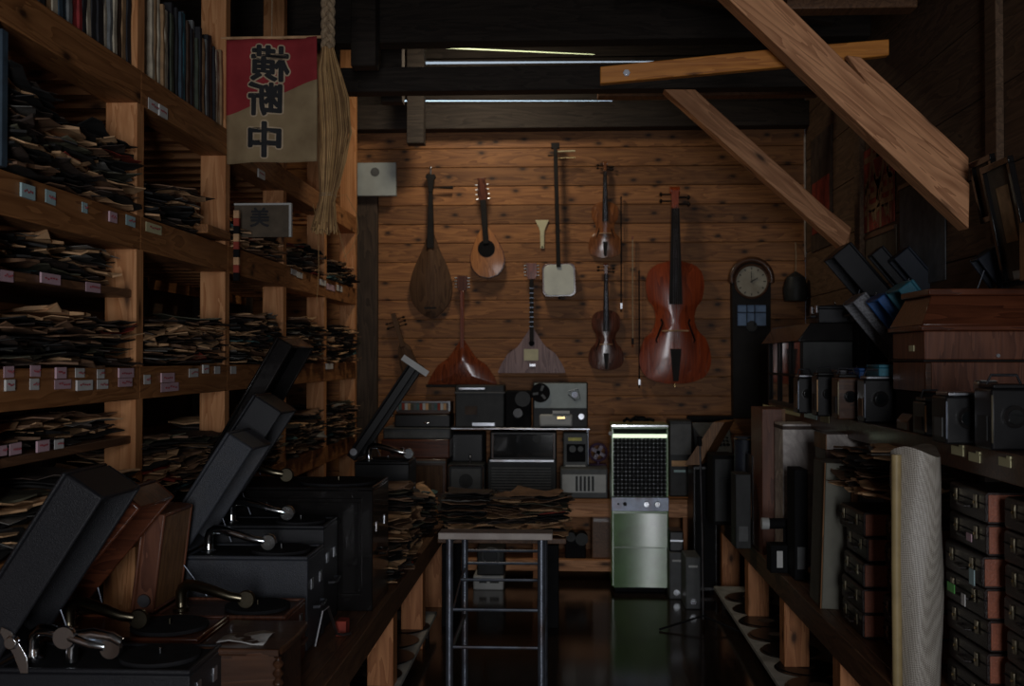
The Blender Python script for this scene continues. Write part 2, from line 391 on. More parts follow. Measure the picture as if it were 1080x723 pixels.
for i, Y in enumerate((6.5, 5.2)):
    m = MB(); a = P(560+i*90, -14, Y); c = P(620+i*260, 24+i*0, Y)
    u = (c-a).normalized(); n = Vector((-u.z, 0, u.x))
    m.add([a, c, c+n*.09, a+n*.09]+[p+Vector((0, .06, 0)) for p in (a, c, c+n*.09, a+n*.09)], [(0, 1, 2, 3), (4, 5, 6, 7), (0, 1, 5, 4), (1, 2, 6, 5), (2, 3, 7, 6), (3, 0, 4, 7)])
    m.build('rafter', 'dark_timber', label=('slanting dark rafter over the daylight slits', 'slanting dark rafter over the orange timber')[i], cat='beam', bevel=.003)
beam(.2, RW-.1, 6.4, 6.5, zz(103, 6.4), zz(92, 6.4), 'brown thin beam behind the top of the farther brace', 'bench_wood')
beam(P(830, 0, 4.6).x, P(968, 0, 4.6).x, 4.6, 4.7, zz(14, 4.6), zz(-10, 4.6), 'short brown timber at the top edge by the right wall', 'bench_wood')
# orange tie board with its bolt
def slant(name, pts, y0, y1, mat, label, cat='beam', parent=None, ang=0, **k):
    Y = y0; q = [P(x, y, Y) for x, y in pts]
    c = sum(q, Vector())/len(q); c.y = y0; ca, sa = math.cos(R(ang)), math.sin(R(ang))
    return MB().prism([((p.x-c.x)*ca-(p.z-c.z)*sa, (p.x-c.x)*sa+(p.z-c.z)*ca) for p in q], 0, y1-y0).build(name, mat, parent, label, cat, loc=c, rot=(0, R(ang), 0), bevel=.004, **k)
r = slant('tie_board', [(633, 88), (633, 70), (830, 50), (938, 41), (938, 58), (830, 70)], 4.22, 4.26, 'orange_beam', 'bright orange timber tie board running up behind the near diagonal brace')
q = P(661, 76, 4.2)-r.location
MB().cyl((q.x, -.012, q.z), (q.x, .0, q.z), .014, n=6).cyl((q.x, -.018, q.z), (q.x, -.012, q.z), .008).build('bolt', 'steel', r, label='grey hexagonal bolt')
# diagonal braces: each a squared timber with a second board fixed behind it
r = slant('diagonal_brace', [(755, -14), (1022, 241), (1023, 194), (812, -14)], 4.05, 4.15, 'pink_cedar', 'large pale timber brace slanting down to the right wall, nearest the camera', ang=43)
s_ = slant('backing_board', [(893, 58), (908, 60), (1022, 166), (1022, 225), (1008, 215)], 4.16, 4.20, 'pink_cedar', None, None, None, ang=43); s_.location = r.rotation_euler.to_matrix().transposed() @ (s_.location-r.location); s_.rotation_euler = (0, 0, 0); s_.parent = r
r = slant('diagonal_brace', [(700, 94), (890, 263), (898, 243), (733, 94)], 5.87, 5.97, 'pink_cedar', 'smaller pale timber brace farther back, ending right of the clock', ang=41)
s_ = slant('backing_board', [(806, 166), (822, 180), (898, 240), (895, 258)], 5.98, 6.01, 'pink_cedar', None, None, None, ang=41); s_.location = r.rotation_euler.to_matrix().transposed() @ (s_.location-r.location); s_.rotation_euler = (0, 0, 0); s_.parent = r

# ---------------- left storage rack ----------------
PX = -1.365; PW = .105; BAY = .905; P1 = 3.39
posts = [P1+BAY*i for i in range(-2, 5)]
levels = [(.80, .90), (1.27, 1.375), (1.75, 1.86), (2.22, 2.33)]
rack = T('storage_rack', 'tall cedar storage rack full of old records along the left wall', 'rack', (PX, posts[0], 0))
o0 = Vector((PX, posts[0], 0))
for Y in posts:
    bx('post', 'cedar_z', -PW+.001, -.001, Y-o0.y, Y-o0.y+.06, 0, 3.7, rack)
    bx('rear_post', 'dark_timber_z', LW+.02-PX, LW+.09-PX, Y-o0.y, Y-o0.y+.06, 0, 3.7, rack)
yend = posts[-1]+.06-o0.y
for k, (z0, z1) in enumerate(levels):
    for j in range(len(posts)-1):
        bx('beam', 'cedar_y', -PW, 0, posts[j]-o0.y+.03, posts[j+1]-o0.y+.03, z0, z1, rack)
    bx('rear_beam', 'cedar_y', LW+.02-PX, LW+.06-PX, 0, yend, z0, z1, rack)
    m = MB(); y = 0
    while y < yend-.16:
        m.box(LW+.065-PX, -PW-.002, y, y+.06, z1-.060, z1-.001); y += .19
    m.build('slatted_deck', 'cedar_x', rack, bevel=.002)
for z in (1.02, 1.50, 1.56, 1.98, 2.10): bx('back_rail', 'cedar_y', LW+.10-PX, LW+.125-PX, 0, yend, z, z+.045, rack)
halfs = [(1.595, 1.62, 0), (1.13, 1.155, 0)]
for z0, z1, j in halfs:
    bx('half_shelf', 'bench_wood', -.5, -.015, posts[1]-.6-o0.y, posts[2]-o0.y-.003, z0, z1, rack)
# paper labels stuck on the beams: (px, py, w, h, colour)
labs = [(28, 202, 15, 15, 'b'), (53, 208, 11, 14, 'b'), (89, 219, 6, 11, 'b'), (118, 229, 8, 11, 'p'), (137.5, 233, 10, 11, 'b'), (162, 112, 12, 12, 'w'), (171, 118, 9, 12, 'w'), (162, 241, 17, 10, 'y'),
        (7, 291, 14, 12, 'p'), (52, 294, 21, 11, 'p'), (98, 303, 16, 10, 'p'), (9, 392, 11, 12, 'p'), (9, 406, 10, 12, 'w'), (37, 391, 11, 12, 'p'), (36, 405, 10, 12, 'w'), (63, 393, 11, 12, 'p'), (66, 405, 18, 10, 'p'),
        (84, 393, 10, 10, 'w'), (88, 406, 17, 11, 'w'), (106, 394, 8, 10, 'w'), (108, 405, 12, 10, 'w'), (132, 393, 16, 10, 'p'), (132, 403, 15, 9, 'p'), (155, 400, 7, 10, 'w'), (176, 398, 14, 10, 'p'), (179, 408, 19, 9, 'p'),
        (204, 393, 10, 9, 'w'), (216, 389, 6, 9, 'w'), (229, 390, 6, 8, 'w'), (246, 390, 6, 8, 'w'), (275, 184, 7, 9, 'w'),
        (310, 287, 6, 6, 'w'), (316, 290, 6, 6, 'w'), (340, 298, 6, 6, 'w'), (349, 303, 9, 6, 'p'), (358, 304, 6, 6, 'w'), (347, 386, 7, 6, 'w'), (3, 475, 8, 11, 'p'), (16, 473, 13, 12, 'p'), (44, 470, 13, 12, 'p'), (62, 468, 10, 10, 'w')]
for k, (px, py, w, h, c) in enumerate(labs):
    hs = (280 < py < 312 and px < 112) or (py > 460 and px < 110)
    X = PX-.013 if hs else PX+.002
    u = (px-595)/FPX   # approx direction
    d = CM @ Vector(((px-540)/FPX, -(py-361.5)/FPX, -1)); p = Vector((0, 0, CAMZ))+d*(X/d.x)
    sc = FPX/p.y; hw = w/2/sc*p.y/abs(X); hh = h/2/sc; sh = rnd.uniform(-.1, .1)*hh
    p -= o0
    m = MB(); m.add([(p.x, p.y-hw, p.z-hh-sh), (p.x, p.y+hw, p.z-hh+sh), (p.x, p.y+hw, p.z+hh+sh), (p.x, p.y-hw, p.z+hh-sh)]+[(p.x+.0015+.004*(k % 3 == 0), p.y+a*hw, p.z+b_*hh) for a, b_ in ((-1, -1), (1, -1), (1, 1), (-1, 1))],
          [(0, 1, 2, 3), (4, 5, 6, 7), (0, 1, 5, 4), (1, 2, 6, 5), (2, 3, 7, 6), (3, 0, 4, 7)])
    if h > 8:   # handwritten strokes
        m.cur = 1; x = p.x+.0065
        for q in range(5):
            a = p.y-hw*.7+hw*1.4*q/5; z_ = p.z+rnd.uniform(-.3, .1)*hh
            m.box(x, x+.0006, a, a+hw*.18, z_, z_+hh*.3)
    m.build('paper_label', None, rack, mats=[{'b': 'paper_blue', 'p': 'paper_pink', 'w': 'paper_white', 'y': 'paper_yellow'}[c], 'ink_red'], smooth=False)

# ---------------- benches ----------------
def bench(label, xf, xb, y0, y1, ztop, postY, name='wooden_bench'):
    t = T(name, label, 'bench', (xf, y0, 0)); s = 1 if xb > xf else -1; L_ = y1-y0
    a, c = sorted((0, s*.045)); bx('front_beam', 'bench_wood', a, c, 0, L_, ztop-.10, ztop, t)
    a, c = sorted((s*.046, xb-xf)); m = MB(); w = (c-a)/4
    for i in range(4): m.box(a+i*w+.001, a+(i+1)*w-.001, 0, L_, ztop-.03, ztop-.001)
    m.build('top_boards', 'bench_wood', t, bevel=.002)
    for Y in postY:
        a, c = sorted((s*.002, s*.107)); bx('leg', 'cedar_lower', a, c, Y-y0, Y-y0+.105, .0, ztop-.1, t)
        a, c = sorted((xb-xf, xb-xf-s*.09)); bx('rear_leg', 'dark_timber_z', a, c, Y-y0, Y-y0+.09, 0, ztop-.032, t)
    return t
BZ = .47
bench('long low wooden bench on the left carrying gramophones and records', -.68, -1.36, 1.2, 6.3, BZ, [2.42, 3.32, 4.3, 5.2, 6.08])
bench('long low wooden bench on the right carrying cases and records', .93, 1.58, 1.2, 6.9, BZ, [1.9, 2.8, 3.72, 4.65, 5.55, 6.46])
# cross table and rear bench
t = T('rear_bench', 'low plank bench under the old radios along the back wall', 'bench', (-1.3, 6.85, 0))
bx('top_board', 'cedar_x', 0, 2.2, 0, .38, .49, .515, t); bx('front_beam', 'pink_cedar', 0, 2.2, .01, .05, .40, .489, t)
bx('lower_board', 'pink_cedar', 0, 2.2, .0, .36, .06, .13, t)
for x in (0.05, 1.1, 2.05): bx('leg', 'cedar_lower', x, x+.09, .052, .14, 0, .489, t)
t = T('cross_table', 'low dark table across the end of the aisle under the heaps of record sleeves', 'table', (-.66, 5.62, 0))
bx('top_board', 'bench_wood', 0, .67, 0, .5, .44, .469, t)
for x in (.02, .57):
    for y in (.02, .42): bx('leg', 'matte_black', x, x+.06, y, y+.06, 0, .43, t)
# lower shelves under the benches
for nm, xf, xb, y0, y1, lab in (('low_shelf', -.66, -1.3, 2.5, 5.6, 'pale paper covered floor shelf under the left bench'), ('low_shelf', .86, 1.5, 3.0, 6.3, 'pale paper covered floor shelf under the right bench')):
    s = 1 if xb > 0 else -1; a, c = sorted((xf, xb)); t = T(nm, lab, 'shelf', (0, 0, 0))
    bx('board', 'shelf_paper', a, c, y0, y1, .07, .09, t)
    for Y in (y0+.1, y1-.2): bx('runner', 'dark_timber', a+.02, c-.02, Y, Y+.05, 0, .069, t)
# discs laid out on the floor shelves
def disc_proto():
    t = T('record_disc', 'x', 'record', (0, 0, 0))
    MB().lathe([(.004, 0), (.124, 0), (.125, .0012), (.124, .0024), (.004, .0024)], n=40).build('disc', 'vinyl', t)
    MB().lathe([(.003, .0025), (.04, .0025), (.04, .003), (.003, .003)], n=24).build('centre_label', 'sl_dark', t)
    return t
dp = disc_proto(); first = True
for side, X in (('left', -.80), ('right', 1.0)):
    for i in range(11):
        Y = (3.1 if side == 'left' else 3.3)+i*.268; X_ = X+rnd.uniform(-.015, .015)
        if side == 'left' and i > 8: continue
        for k in range(2):
            lab = '%s black disc of the %s pair from the camera on the %s floor shelf' % (('lower', 'upper')[k], ORD[i], side)
            loc = (X_+k*.015, Y+k*.02, .0905+k*.0034)
            if first: o = dp; o.location = loc; o['label'] = lab; o['group'] = 'records on the %s floor shelf' % side; first = False
            else: dup(dp, loc, (0, 0, rnd.random()), lab, 'records on the %s floor shelf' % side)
# right upper shelf
t = T('wall_shelf', 'dark long shelf on the right wall carrying cameras, cabinets and gramophones', 'shelf', (1.12, 1.4, 1.16)); 
bx('board', 'dark_board', .03, .479, 0, 4.6, -.03, -.001, t); bx('front_lip', 'walnut', 0, .03, 0, 4.6, -.075, .002, t)
for Y in (.3, 1.7, 3.2, 4.4): bx('bracket', 'dark_timber', .06, .479, Y, Y+.04, -.12, -.031, t)
for k, (px, py, w, h, c) in enumerate([(1010, 475, 15, 9, 'y'), (1028, 482, 14, 9, 'y'), (1060, 487, 15, 9, 'y'), (811, 430, 15, 5, 'y'), (835, 434, 20, 6, 'y'), (855, 438, 16, 6, 'b'), (870, 442, 11, 6, 'y')]):
    d = CM @ Vector(((px-540)/FPX, -(py-361.5)/FPX, -1)); p = Vector((0, 0, CAMZ))+d*(1.119/d.x); sc = FPX/p.y; hh = h/2/sc; hw = w/2/sc*p.y/1.12*.8; p -= t.location
    m = MB(); m.box(p.x-.002, p.x+.0005, p.y-hw, p.y+hw, p.z-hh, p.z+hh); m.box(p.x-.003, p.x+.006, p.y-hw, p.y-hw*.4, p.z+hh-.004, p.z+hh+.006)
    m.build('paper_tag', 'paper_yellow' if c == 'y' else 'paper_blue', t, smooth=False)

# ---------------- portable gramophones ----------------
def gram(label, loc, w=.42, d=.25, h=.2, lidlen=None, t=.09, ang=57, case='black_leatherette', inner='matte_black', arm='chrome', rotz=0, top='felt', lid=True, big_arm=False, group=None, tone=True, solid=False):
    """origin: middle of the footprint; the lid is hinged on the -x side and opens upwards"""
    g = T('portable_gramophone', label, 'gramophone', loc, rotz)
    W2, D2 = w/2, d/2; lidlen = lidlen or w
    m = MB(); m.box(-W2, W2, -D2, D2, 0, h-.012)
    for s in (-1, 1): m.box(-W2, W2, s*D2-(.012 if s > 0 else 0), s*D2+(.012 if s < 0 else 0), h-.012, h)
    m.box(-W2, -W2+.012, -D2+.0121, D2-.0121, h-.012, h); m.box(W2-.012, W2, -D2+.0121, D2-.0121, h-.012, h)
    m.build('case', case, g, bevel=.004)
    bx('motor_board', top, -W2+.013, W2-.013, -D2+.013, D2-.013, h-.0119, h-.006, g, bevel=0)
    rr = min(w, d)*.40
    pl = MB().lathe([(.004, h-.004), (rr, h-.004), (rr, h+.006), (.004, h+.006)], (W2-rr-.02, 0, 0), n=36).build('turntable', 'felt', g)
    MB().cyl((W2-rr-.02, 0, h+.006), (W2-rr-.02, 0, h+.02), .003).build('spindle', arm, pl)
    if tone:
        r = .0135 if not big_arm else .0155
        a = MB(); ax = -W2+.055
        a.lathe([(.024, h-.004), (.024, h+.004), (.016, h+.008), (.013, h+.03)], (ax, -D2*.35, 0), n=20)
        pts = [(ax, -D2*.35, h+.02), (ax, -D2*.35, h+.048), (ax+.006, -D2*.36, h+.062), (ax+.022, -D2*.39, h+.072), (ax+.05, -D2*.45, h+.072), (ax+.11, -D2*.6, h+.060), (ax+.16, -D2*.66, h+.046), (ax+.19, -D2*.6, h+.040)]
        a.tube(pts, [r, r*1.05, r*1.1, r*1.12, r*1.1, r, r*.85, r*.8], 16)
        ta = a.build('tonearm', arm, g)
        MB().lathe([(.004, -.008), (.024, -.008), (.027, -.004), (.027, .004), (.02, .009), (.004, .01)], (0, 0, 0), 'Y', 24).build('soundbox', arm, ta, loc=(ax+.205, -D2*.58, h+.036))
    for s in (-1, 1): MB().box(W2-.002, W2+.003, s*D2*.5-.014, s*D2*.5+.014, h*.62, h*.62+.035).build('latch', 'steel', g, bevel=.001)
    MB().tube([(W2+.003, -.055, h*.42), (W2+.02, -.05, h*.42), (W2+.022, 0, h*.40), (W2+.02, .05, h*.42), (W2+.003, .055, h*.42)], .006, 8).build('carry_handle', case, g)
    MB().tube([(-W2*.2, -D2-.002, h*.45), (-W2*.2, -D2-.02, h*.45), (-W2*.2+.0, -D2-.022, h*.45)], .008, 10).build('crank_socket', 'steel', g)
    if lid:
        u = Vector((math.cos(R(ang)), 0, math.sin(R(ang)))); n = Vector((-u.z, 0, u.x)); o = Vector((-W2, 0, h+.002))
        Mx = frame_m(o, u, Vector((0, 1, 0)), n)
        m = MB(); e = .011
        m.box(0, lidlen, -D2, D2, t-e, t, Mx)
        m.box(0, lidlen, -D2, -D2+e, 0, t-e, Mx); m.box(0, lidlen, D2-e, D2, 0, t-e, Mx)
        m.box(0, e, -D2+e, D2-e, 0, t-e, Mx); m.box(lidlen-e, lidlen, -D2+e, D2-e, 0, t-e, Mx)
        lo = m.build('lid', case, g, bevel=.005)
        MB().box(e+.0005, lidlen-e-.0005, -D2+e+.0005, D2-e-.0005, .004 if solid else t-e-.004, t-e-.0005, Mx).build('lid_lining', inner, lo)
        p = [o+u*.10+Vector((0, D2-e-.006, 0)), o+Vector((.085, D2-.018, .005))]
        MB().tube(p, .0025, 8).build('lid_stay', 'dull_steel', lo)
        MB().lathe([(.002, -.004), (.018, -.004), (.02, .0), (.018, .003), (.002, .004)], tuple(o+u*.035+n*.03+Vector((0, -D2-.003, 0))), 'Y', 20).build('hinge_plate', 'steel', lo)
    return g
def at_bench(x_left, x_right, y0, y1): return ((x_left+x_right)/2, (y0+y1)/2, BZ+.001)

g = gram('black portable gramophone in the lower left corner with its lid half open', (-1.11, 2.62, BZ+.001), w=.47, d=.24, h=.20, lidlen=.475, t=.115, ang=57, case='black_leatherette')
# large bright hinge arm on the near side of this one, and a second goose-neck arm
hp = MB(); HX = .055; pts = arc(-.14, .21, .085, 150, 20, 10)
hp.prism([(x+HX, z) for x, z in [(-.222, .19), (-.203, .19), (-.205, .225), (-.222, .255), (-.245, .288), (-.268, .298), (-.272, .285), (-.258, .262), (-.24, .235)]], -.128, -.125)
hp.lathe([(.002, -.137), (.014, -.137), (.017, -.128), (.017, -.120), (.002, -.120)], (-.243+HX, 0, .262), 'Y', 20)
hp.build('hinge_arm', 'chrome', g, label='bright curved hinge arm with a round bolt', bevel=.001)
e = MB(); e.tube([(-.075, -.06, .20), (-.075, -.06, .235), (-.06, -.062, .262), (-.02, -.065, .268), (.03, -.07, .262), (.05, -.07, .25)], [.014, .014, .015, .015, .012, .011], 16)
e.lathe([(.003, -.009), (.026, -.009), (.029, 0), (.026, .009), (.003, .009)], (-.085, -.075, .262), 'Y', 24)
e.build('gooseneck', 'chrome', g, label='chrome curved tube with round sound box')
gram('brown wooden table gramophone with its lid leaning open, behind the nearest black one', (-1.18, 2.935, BZ+.001), w=.44, d=.26, h=.195, lidlen=.44, t=.08, ang=50, case='mahogany', inner='mahogany_z', arm='old_brass', top='mahogany', big_arm=True)
g = gram('gramophone with an upright red-brown wooden lid, near the paper covered box', (-1.0, 3.22, BZ+.001), w=.39, d=.24, h=.185, lidlen=.29, t=.07, ang=83, case='mahogany_z', inner='oak', arm='old_brass', top='walnut', big_arm=True, solid=True)
gram('tall blue-black portable gramophone with short thick lid half open', (-1.015, 3.53, BZ+.001), w=.40, d=.24, h=.30, lidlen=.405, t=.10, ang=57, case='grey_leatherette', inner='navy_leatherette')
gram('worn grey-black portable gramophone whose lid has squared metal corners', (-1.025, 3.80, BZ+.001), w=.40, d=.22, h=.355, lidlen=.46, t=.12, ang=57, case='black_leatherette', arm='chrome')
g = gram('large black cabinet gramophone standing behind the others, its long lid rising', (-1.005, 4.14, BZ+.001), w=.60, d=.36, h=.455, lidlen=.60, t=.07, ang=60, case='black_gloss', inner='matte_black', arm='old_brass', big_arm=True)
m = MB()   # recessed front frame and keyhole of the cabinet
for a in ((-.26, .26, .40, .415), (-.26, .26, .05, .065), (-.26, -.245, .065, .40), (.245, .26, .065, .40)): m.box(a[0], a[1], -.187, -.181, a[2], a[3])
m.build('panel_moulding', 'black_gloss', g, bevel=.002)
MB().lathe([(.003, -.2), (.012, -.2), (.014, -.19), (.006, -.181)], (.17, 0, .33), 'Y', 16).build('knob', 'black_gloss', g)
g = gram('brown-black record player cabinet with thin lid propped high and a white tag', (-.90, 5.44, BZ+.001), w=.27, d=.26, h=.42, lidlen=.56, t=.05, ang=56, case='black_paint', inner='matte_black')
u = Vector((math.cos(R(56)), 0, math.sin(R(56)))); n = Vector((-u.z, 0, u.x))
Mx = frame_m(Vector((-.135, -.135, .422))+u*.545, u, Vector((0, 1, 0)), n)
MB().box(-.0, .03, -.003, 0, -.06, .09, Mx).build('paper_tag', 'paper_white', g, smooth=False)
# small wooden box with twisted column, lid and sheet of paper
t = T('wooden_cabinet', 'small brown wooden cabinet with a twisted corner column and rounded top', 'cabinet', (-.72, 2.72, BZ+.001))
bx('body', 'walnut', -.20, -.012, .012, .27, 0, .175, t); 
m = MB(); m.prism([(-.215, -.008), (.0, -.008)]+[( -.0+.012*math.sin(R(a)), .14-.148*math.cos(R(a))) for a in range(0, 181, 20)]+[(-.215, .288)], .176, .196, 'Z'); m.build('top', 'walnut', t, bevel=.006)
m = MB(); pr = [(.0001, 0)]+[(.011+.004*math.sin(i*1.1), .004+i*.0042) for i in range(41)]+[(.0001, .176)]; m.lathe(pr, (-.006, .006, 0), n=14); m.build('twisted_column', 'walnut', t)
bx('base_moulding', 'walnut', -.21, .004, -.004, .28, 0, .02, t)
m = MB(); g_ = [(-.17+.03*i, .02+.03*j, .199+.006*math.sin(i*1.3+j)+.004*(j == 0)) for j in range(5) for i in range(5)]
f_ = [(j*5+i, j*5+i+1, j*5+i+6, j*5+i+5) for j in range(4) for i in range(4)]; m.add(g_, f_)
o = m.build('paper_sheet', 'paper_white', label='curled sheet of white paper on the small wooden cabinet', cat='paper', loc=t.location)
sd = o.modifiers.new('thick', 'SOLIDIFY'); sd.thickness = .0012
# crank resting on bench
MB().tube([(0, 0, 0), (.02, .02, .11), (.035, .03, .12), (.05, .10, .015), (.07, .11, .01), (.09, .13, .01)], .005, 8).build('winding_crank', 'steel', label='thin bent winding crank leaning on the bench edge by the big cabinet', cat='crank', loc=(-.80, 3.45, BZ+.007))
bx('card_box', 'sl_red', 0, .035, 0, .06, 0, .05, loc=(-.765, 3.60, BZ+.001), label='tiny red and white box beside the winding crank', cat='box', bevel=.002)
m = MB(); Mx = Matrix.Rotation(R(-7), 4, 'Y'); m.box(0, .012, 0, .2, 0, .30, Mx); m.build('glass_plate', 'glass_dark', label='thin dark panel leaning behind the upright brown lid', cat='panel', loc=(-1.27, 3.36, BZ+.19), bevel=.002)

# ---------------- record sleeves ----------------
SLW = [('sl_black', 26), ('sl_dark', 22), ('sl_brown', 19), ('sl_tan', 19), ('sl_olive', 6), ('sl_red', 2), ('sl_teal', 2), ('sl_grey', 6)]
def sleeve_mesh(seed, mat):
    r = random.Random(seed); n = 7; S = r.uniform(.118, .14)
    ph = r.uniform(0, 6); am = r.uniform(.003, .009); jag = [[r.uniform(-.018, .008) for _ in range(n)] for _ in range(4)]
    if r.random() < .35: jag[r.randrange(4)][r.randrange(n)] = -.05
    th = r.choice((.002, .003, .005, .009)); curl = {(0, 0): 0, (n-1, 0): 0, (0, n-1): 0, (n-1, n-1): 0}
    for kk in curl: curl[kk] = r.uniform(.008, .028)*r.choice((1, 1, -.6)) if r.random() < .4 else 0
    vs = []
    for s in (0, 1):
        for j in range(n):
            for i in range(n):
                x = -S+2*S*i/(n-1); y = -S+2*S*j/(n-1)
                if i == 0: x -= jag[0][j]
                if i == n-1: x += jag[1][j]
                if j == 0: y -= jag[2][i]
                if j == n-1: y += jag[3][i]
                ed = max(abs(x), abs(y))/S
                cz = sum(v*max(0, 1-(abs(i-ki)+abs(j-kj))/2.6) for (ki, kj), v in curl.items())
                z = cz+am*math.sin(x*21+ph)*math.cos(y*17+ph)+(r.uniform(-.006, .006) if s == 0 and ed > .9 else 0)
                if s == 1: z = vs[j*n+i][2]+th*(1.2-.5*(ed > .9))
                vs.append((x, y, z))
    fs = []; q = n*n
    for j in range(n-1):
        for i in range(n-1):
            a = j*n+i; fs += [(a, a+n, a+n+1, a+1), (q+a, q+a+1, q+a+n+1, q+a+n)]
    for i in range(n-1):
        fs += [(i, i+1, q+i+1, q+i), ((n-1)*n+i+1, (n-1)*n+i, q+(n-1)*n+i, q+(n-1)*n+i+1), (i*n+n, i*n, q+i*n, q+i*n+n), (i*n+n-1, i*n+2*n-1, q+i*n+2*n-1, q+i*n+n-1)]
    me = bpy.data.meshes.new('record_sleeve'); me.from_pydata(vs, [], fs); me.materials.append(M[mat]); return me
SM = {}; VAR = 7
for k, (nm, w) in enumerate(SLW): SM[nm] = [sleeve_mesh(k*10+i, nm) for i in range(VAR)]
def rbag(): 
    x = rnd.uniform(0, sum(w for _, w in SLW))
    for nm, w in SLW:
        x -= w
        if x <= 0: return nm
    return 'sl_dark'
CAMI = CM.transposed()
def proj(p):
    v = CAMI @ (Vector(p)-Vector((0, 0, CAMZ)))
    return 540+FPX*v.x/-v.z, 361.5-FPX*v.y/-v.z
ALL = []   # (matrix, mesh, matname, label, group, y)
def stack(x, y, z0, h, lab, grp, jx=.02, pitch=.0105, lean=0):
    z = z0+.008
    while z < z0+h:
        nm = rbag(); me = SM[nm][rnd.randrange(VAR)]
        loc = Vector((x+rnd.uniform(-jx, jx)+lean*(z-z0), y+rnd.uniform(-jx, jx), z))
        rot = Euler((rnd.gauss(0, .012), rnd.gauss(0, .018), rnd.choice((0, 1, 2, 3))*math.pi/2+rnd.gauss(0, .17))).to_matrix().to_4x4()
        ALL.append((Matrix.Translation(loc) @ rot, me, nm, lab, grp, y)); z += pitch*rnd.uniform(.75, 1.3)
sx = PX-.115
names_bay = ['nearest bay', 'second bay', 'third bay', 'fourth bay', 'last bay']
lvl = [(BZ-.01, 'bench-height shelf'), (.90, 'lowest shelf'), (1.157, 'lower half shelf'), (1.375, 'label-row shelf'), (1.622, 'upper half shelf'), (1.86, 'blue-tag shelf')]
H = {0: {3: (.12, .17), 4: (.07, .12), 5: (.19, .28), 2: (.05, .08), 1: (.13, .19)}, 1: {3: (.12, .19), 5: (.08, .16), 1: (.15, .24)}, 2: {3: (.17, .24), 5: (.09, .15), 1: (.16, .26)}, 3: {3: (.17, .25), 5: (.09, .15), 1: (.15, .28)}, 4: {3: (.15, .25), 5: (.08, .15), 1: (.15, .25)}}
for b_ in range(5):
    for li, hh in H[b_].items():
        z0, ln = lvl[li]
        for k in range(3):
            y = posts[b_+1]+.06+.14+k*.275
            if b_ == 1 and li == 5 and k == 2: continue
            stack(sx+rnd.uniform(-.01, .01)-(.07 if li in (2, 4) else 0), y, z0, rnd.uniform(*hh), ('%s stack, %s, %s' % (('near', 'middle', 'far')[k], ln, names_bay[b_])), 'record sleeves on %s of %s' % (ln, names_bay[b_]))
# heaps on the left bench stepping down towards the camera, and on the cross table
for y, h in ((4.50, .14), (4.775, .24), (5.05, .34)):
    stack(-.825, y, BZ, h, 'heap on the left bench beyond the black cabinet', 'record sleeves heaped on the left bench', .03)
stack(-1.13, 4.75, BZ, .3, 'heap on the left bench beyond the black cabinet', 'record sleeves heaped on the left bench', .03)
for i, x in enumerate((-.84, -.52, -.28, -.13)):
    stack(x, 5.80, .474, (.23, .22, .20, .21)[i], '%s heap behind the metal desk' % ('first', 'second', 'third', 'fourth')[i], 'record sleeves heaped behind the metal desk', .03)
# on the right bench
for y, h, z0 in ((3.72, .19, .93), (3.98, .17, .93)):
    stack(1.14, y, z0, h-.02, 'heap on the cases beyond white roll', 'record sleeves on the right case stack', .025)
stack(1.12, 5.6, .86, .1, 'small pile under the far end of the right shelf', 'record sleeves at the far right', .02)
def vis(a):
    m4, me = a[0], a[1]; p = m4.translation; u, v = proj(p)
    return -60 < u < 1100 and -40 < v < 740
ALL = [a for a in ALL if vis(a)]
ALL.sort(key=lambda a: a[5])
CN = dict(sl_black='black', sl_dark='dark brown', sl_brown='brown', sl_tan='tan', sl_olive='olive', sl_red='red', sl_teal='teal', sl_grey='grey')
rank = {}; lab_of = {}
for a in sorted(ALL, key=lambda a: -a[0].translation.z):
    kk = (a[3], a[5], a[2]); rank[kk] = rank.get(kk, 0)+1
    lab_of[id(a)] = '%s record sleeve, %s %s one down, %s' % (CN[a[2]], ORD[rank[kk]-1], CN[a[2]].split()[-1], a[3])
NI = 285
for a in ALL[:NI]:
    m4, me, nm, lab, grp, y = a; lab = lab_of[id(a)]
    o = bpy.data.objects.new('record_sleeve', me); C.objects.link(o); o.matrix_world = m4; tag(o, lab, 'record sleeve', grp)
vs = []; fs = []; mi = []; keys = [k for k, _ in SLW]
for m4, me, nm, lab, grp, y in ALL[NI:]:
    n0 = len(vs); vs += [tuple(m4 @ v.co) for v in me.vertices]
    for p in me.polygons: fs.append([i+n0 for i in p.vertices]); mi.append(keys.index(nm))
me = bpy.data.meshes.new('record_sleeves_mass'); me.from_pydata(vs, [], fs)
for k in keys: me.materials.append(M[k])
me.polygons.foreach_set('material_index', mi)
o = bpy.data.objects.new('record_sleeves_beyond', me); C.objects.link(o); tag(o, 'countless worn record sleeves packed on the farther rack shelves and heaps', 'record sleeves', None, 'stuff')
print('sleeves', len(ALL))

